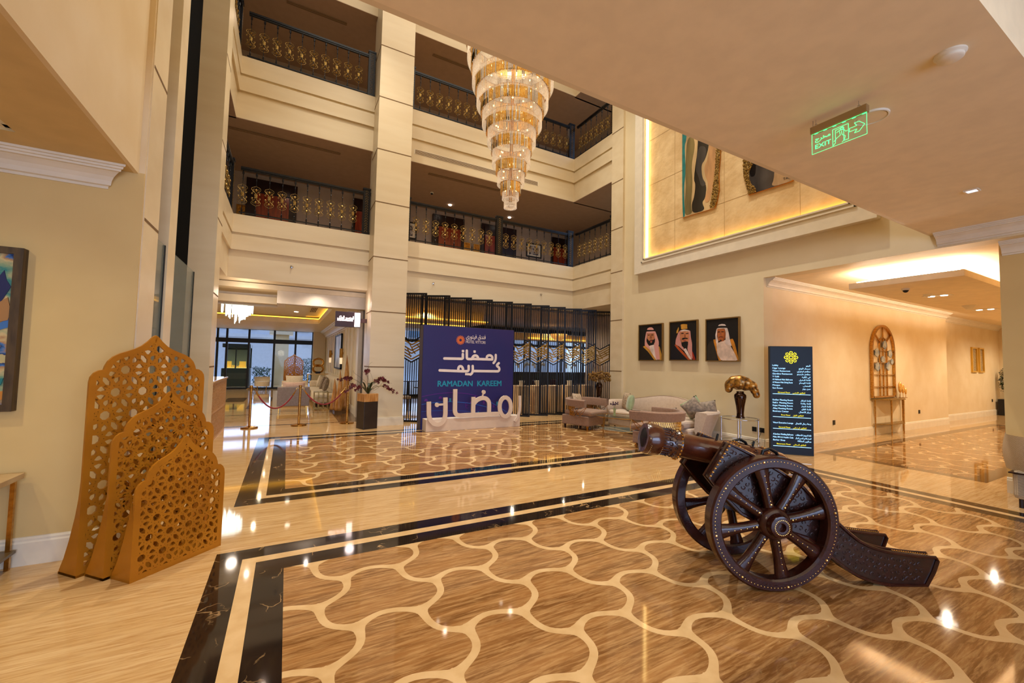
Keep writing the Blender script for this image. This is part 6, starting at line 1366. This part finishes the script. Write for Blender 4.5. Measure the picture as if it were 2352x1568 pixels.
for x, y, h, r, w in ((1.26, 13.45, 1.0, .09, 'shortest, on the left'), (1.38, 13.2, 1.24, .10, 'middle one'), (1.585, 13.5, 1.70, .12, 'tallest, nearest the wall')):
    t = thing('horn_sculpture', 'tapering honey onyx horn sculpture behind the planter, '+w, 'sculpture', (x, y, 0), 0, 'onyx horn sculptures')
    b = MB(); b.box(-r*1.05, r*1.05, -r*1.05, r*1.05, 0, .06); b.build('plinth', M['tan'], t)
    b = MB(); N = 14; b.tube([(.03*sin(i/N*2.4), 0, .06+(h-.06)*i/N) for i in range(N+1)], [r*(1-(i/N)**1.7)+.004 for i in range(N+1)], 12); b.build('horn', ony_, t, smooth='all')
for y, w in ((15.63, 'nearer the planter'), (19.8, 'at the far side of the framed artwork')):
    t = thing('wall_sconce', 'brass cylinder wall sconce on the lounge wall, '+w, 'lamp', (1.66, y, 1.62), 0, 'lounge wall sconces'); b = MB(); b.lathe([(.05, 0), (.06, 0), (.06, .32), (.05, .32), (.05, 0)], 16); b.box(.05, .09, -.02, .02, .12, .2); b.build('shade', M['brass'], t); b = MB(); b.lathe([(0, .02), (.045, .02), (.045, -.22), (0, -.22)], 12); b.build('glass_drop', mat('sconce_glass', (255, 240, 210), .1, emit=.6, ecol=(255, 224, 180)), t)
t = thing('framed_artwork', 'tall black-framed grey abstract artwork on the panelled lounge wall', 'artwork', (0, 0, 0)); b = MB(); b.box(1.68, 1.735, 16.05, 18.2, 1.2, 1.25); b.box(1.68, 1.735, 16.05, 18.2, 2.45, 2.5); b.box(1.68, 1.735, 16.05, 16.1, 1.2, 2.5); b.box(1.68, 1.735, 18.15, 18.2, 1.2, 2.5); b.build('frame', M['blk'], t)
b = MB(); b.box(1.70, 1.735, 16.1, 18.15, 1.25, 2.45); b.build('canvas', mat('grey_marbling', (206, 206, 196), .4, 0, (120, 122, 118), 2.2, (1, 1, .5), detail=6, lo=.42, hi=.52), t)
t = thing('knot_sculpture', 'gold looping knot sculpture on the table at the far end of the lounge', 'sculpture', (1.2, 19.9, .92)); b = MB()
b.tube([((.13*sin(3*a)+.13*sin(a))*1.0, .06*cos(4*a), .34+.20*cos(a)+.10*cos(3*a)) for a in [2*pi*k/60 for k in range(60)]], .045, 8, closed=True); b.build('loop', M['brass'], t, smooth='all'); b = MB(); b.box(-.09, .09, -.07, .07, 0, .08); b.build('base', M['blk'], t)
t = thing('pedestal_table', 'square pale table carrying the gold knot sculpture', 'table', (1.2, 19.9, 0)); b = MB(); b.box(-.42, .42, -.25, .25, .88, .92); b.build('top', M['band'], t)
for x in (-.4, .38):
    for y in (-.23, .21): b = MB(); b.box(x, x+.02, y, y+.02, 0, .88); b.build('leg', M['brass'], t)
t = thing('hanging_sign', 'dark projecting sign with lit white Arabic lettering fixed to the column side', 'sign', (0, 0, 0))
b = MB(); b.box(.99, 1.575, 10.86, 10.96, 2.375, 2.75); b.build('sign_box', mat('sign_brown', (66, 40, 40), .4), t, bevel=.004); b = MB(); b.box(1.575, 1.73, 10.88, 10.94, 2.50, 2.60); b.build('bracket', mat('sign_bracket', (92, 60, 56), .4), t)
b = MB(); b.box(1.43, 1.56, 10.855, 10.86, 2.39, 2.735); text(b, arab('المنصور الملكي'), .10, MX(1.03, 10.857, 2.57), width=.38, off=.002); text(b, 'AL MANSOUR LOUNGE', .05, MX(1.03, 10.857, 2.52), width=.36, off=.0015); b.build('lit_lettering', mat('sign_white_glow', (255, 244, 240), .5, emit=5, ecol=(255, 230, 224)), t)
light('sign_glow', 'POINT', (1.5, 10.7, 2.95), 5, (1, .80, .76), .1)
slot_t = thing('slot_diffuser', 'dark slotted air diffuser in the bright lounge ceiling tray', 'vent', (0, 0, 0)); b = MB()
for k in range(4): b.box(.60+k*.045, .625+k*.045, 13.0, 15.3, 3.115, 3.128)
b.build('blades', M['groove'], slot_t)
for x, y, w in ((.2, 13.4, 'nearer'), (.2, 15.6, 'farther')): b = MB(); b.lathe([(0, 0), (.06, 0), (.065, .012), (0, .012)], 16); small('downlight', b, M['lamp'], 'small round downlight in the lounge ceiling tray, the %s one' % w, 'light', 'lounge downlights', loc=(x, y, 3.117))
# kiosk and greenery outside the glass
t = thing('jewellery_kiosk', 'dark glass-fronted display kiosk lit inside, beyond the lounge doors', 'kiosk', (0, 0, 0))
b = MB(); b.box(-3.0, -1.75, 26.2, 27.5, 0, .95); b.box(-3.0, -1.75, 27.35, 27.5, .95, 2.2); b.box(-3.0, -1.75, 26.2, 27.5, 2.05, 2.25); b.box(-1.83, -1.75, 26.2, 26.3, .95, 2.1); b.box(-2.42, -2.36, 26.2, 26.26, .95, 2.1); b.build('cabinet', M['blk'], t)
b = MB(); b.box(-2.9, -1.85, 27.2, 27.34, 1.0, 1.95); b.build('back_panel', mat('kiosk_back', (120, 132, 112), .4), t); b = MB(); b.box(-2.9, -1.85, 26.3, 27.2, .96, .985); b.build('lit_shelf', mat('kiosk_shelf', (230, 220, 140), .4, emit=.8, ecol=(240, 226, 140)), t)
b = MB(); rr = random.Random(2)
for k in range(14): x = -2.85+k*.072; h = .05+.10*rr.random(); b.box(x, x+.045, 26.4, 26.5, .985, .985+h)
for x in (-2.75, -2.1): b.box(x-.15, x+.15, 26.55, 26.6, 1.0, 1.32)
b.build('display_goods', mat('yellow_goods', (236, 190, 60), .4, emit=.5, ecol=(240, 190, 70)), t)
b = MB(); b.box(-2.95, -1.80, 26.17, 26.19, .40, .70); b.build('kick_panel', mat('kiosk_kick', (60, 48, 36), .4), t)
for x0, w, nm in ((-1.60, .8, 'right of the dark kiosk'), (.75, .6, 'behind the right-hand glass door')):
    b = MB(); rr = random.Random(int(x0*10)+30)
    for k in range(700):
        p = Vector((x0+w*rr.random(), 26.5+.5*rr.random(), .1+(.9 if x0 < 0 else 1.4)*rr.random())); u = Vector((rr.gauss(0, 1), rr.gauss(0, 1), rr.gauss(0, 1))).normalized(); v = u.orthogonal().normalized(); b.add([p, p+u*.06+v*.02, p+u*.12, p+u*.06-v*.02], [(0, 1, 2, 3)])
    small('hedge', b, mat('hedge_green', (30, 92, 84), .6, 0, (14, 50, 44), 8), 'blue-green hedge outside the lounge glass, '+nm, 'hedge')
t = thing('tub_chair', 'small ivory tub chair just inside the glass facade', 'armchair', (-1.0, 23.0, 0)); b = MB(); b.lathe([(.27, .2), (.31, .2), (.33, .62), (.28, .64)], 24, a0=-.3, a1=pi+.3); b.build('tub_back', M['ivory'], t, smooth='all'); b = MB(); b.lathe([(0, .2), (.30, .2), (.30, .42), (0, .44)], 20); b.build('seat', M['ivory'], t, smooth=True)
for k in range(4): a = pi/4+k*pi/2; b = MB(); b.cyl((.24*cos(a), .24*sin(a), 0), (.28*cos(a), .28*sin(a), .2), .012, n=6); b.build('leg', M['brass'], t)
# ================================================================ RESTAURANT BEHIND THE SCREENS
M['ped'] = mat('cream_pedestal', (226, 196, 150), .5, col2=(216, 184, 138), scale=4)
PN = ['first right of the backdrop', 'second right of the backdrop', 'third, left of the taupe armchair', 'fourth, over the taupe armchair', 'fifth, nearest the corner vase']
for x, w in zip((6.62, 7.22, 7.82, 8.5, 9.2), PN):
    t = thing('pedestal', 'cream square pedestal behind the black dividers, '+w, 'pedestal', (x, 11.5, 0), 0, 'cream pedestals'); b = MB(); b.box(-.2, .2, -.2, .2, 0, .83); b.build('shaft', M['ped'], t, bevel=.006); b = MB(); b.box(-.22, .22, -.22, .22, 0, .2); b.build('plinth', M['ped'], t); b = MB(); b.box(-.21, .21, -.21, .21, .83, .85); b.build('cap', M['ped'], t)
rr = random.Random(20)
for x, w in zip((6.62, 7.22, 8.5), ('first', 'second', 'fourth')):
    t = thing('white_orchid', 'white orchid in a pale pot on the %s pedestal' % w, 'plant', (x, 11.5, .85), 0, 'white orchids'); b = MB(); b.lathe([(0, 0), (.07, 0), (.10, .16), (0, .16)], 12); b.build('pot', M['white'], t)
    b = MB(); f = MB()
    for s in (-1, 1):
        P = [Vector((s*.22*k, .03*sin(k*5), .16+.55*sin(k*1.9))) for k in [i/8 for i in range(9)]]; b.tube(P, .005, 4)
        for i in range(4, 9): f.sph(P[i], .045, 6, 4, sc=(1, .4, 1))
    b.build('stems', M['leaf'], t); f.build('blossoms', M['white'], t)
def dining_set(i, x, y, w):
    t = thing('dining_table', 'dark round restaurant table seen through the dividers, '+w, 'table', (x, y, 0), 0, 'restaurant tables'); b = MB(); b.lathe([(0, .72), (.45, .72), (.45, .75), (0, .75)], 20); b.build('top', M['dwood'], t); b = MB(); b.lathe([(.25, 0), (.05, .03), (.04, .72), (0, .72)], 12); b.build('pedestal', M['blk'], t)
    for k, (dx, dy, rz) in enumerate(((-.75, .1, pi/2), (.75, -.1, -pi/2))):
        c = thing('dining_chair', 'dark upholstered restaurant chair %s the table %s' % (('left of', 'right of')[k], w), 'chair', (x+dx, y+dy, 0), rz, 'restaurant chairs'); b = MB(); b.box(-.22, .22, -.22, .22, .38, .46); b.build('seat', M['galw'], c, bevel=.02); b = MB(); b.box(-.22, .22, .19, .25, .46, .92); b.build('backrest', M['dwood'], c, bevel=.02)
        for u in (-.2, .17):
            for v in (-.2, .17): b = MB(); b.box(u, u+.03, v, v+.03, 0, .38); b.build('leg', M['blk'], c)
for i, (x, y, w) in enumerate(((4.0, 13.0, 'beside the column'), (5.4, 14.2, 'hidden behind the backdrop'), (7.3, 13.4, 'behind the second pedestal'), (10.6, 14.0, 'right of the counter'), (4.4, 17.0, 'under the yellow tray'), (13.0, 13.9, 'under the dropped ceiling'))): dining_set(i, x, y, w)
t = thing('bowl_pendant', 'amber glass bowl pendant lamp in the restaurant', 'lamp', (10.6*.9, 17.5, 2.2) if 0 else (9.0, 12.9, 2.45)); b = MB(); b.lathe([(0, 0), (.16, .03), (.30, .14), (.33, .24), (.31, .24), (.0, .05)], 24); b.build('bowl', mat('amber_glass', (226, 160, 70), .2, emit=.7, ecol=(230, 160, 70)), t, smooth='all'); b = MB(); b.cyl((0, 0, .2), (0, 0, .88), .008, n=6); b.build('rod', M['brass'], t)
t = thing('buffet_counter', 'long black restaurant counter behind the pedestals', 'counter', (0, 0, 0)); b = MB(); b.box(6.0, 14.5, 15.2, 15.7, 0, 1.15); b.build('body', M['blk'], t, bevel=.01); b = MB(); b.box(5.95, 14.55, 15.15, 15.75, 1.15, 1.19); b.build('worktop', M['dwood'], t)

t = thing('street_pillar', 'pale stone pillar with carved pattern outside the middle of the lounge glass', 'pillar', (0, 0, 0)); b = MB(); b.box(-.75, .05, 27.6, 28.4, 0, 2.9); b.build('shaft', M['cream'], t)
b = MB(); b.box(-.95, .25, 27.4, 28.6, 2.9, 3.3); b.build('capital', M['ivory'], t)
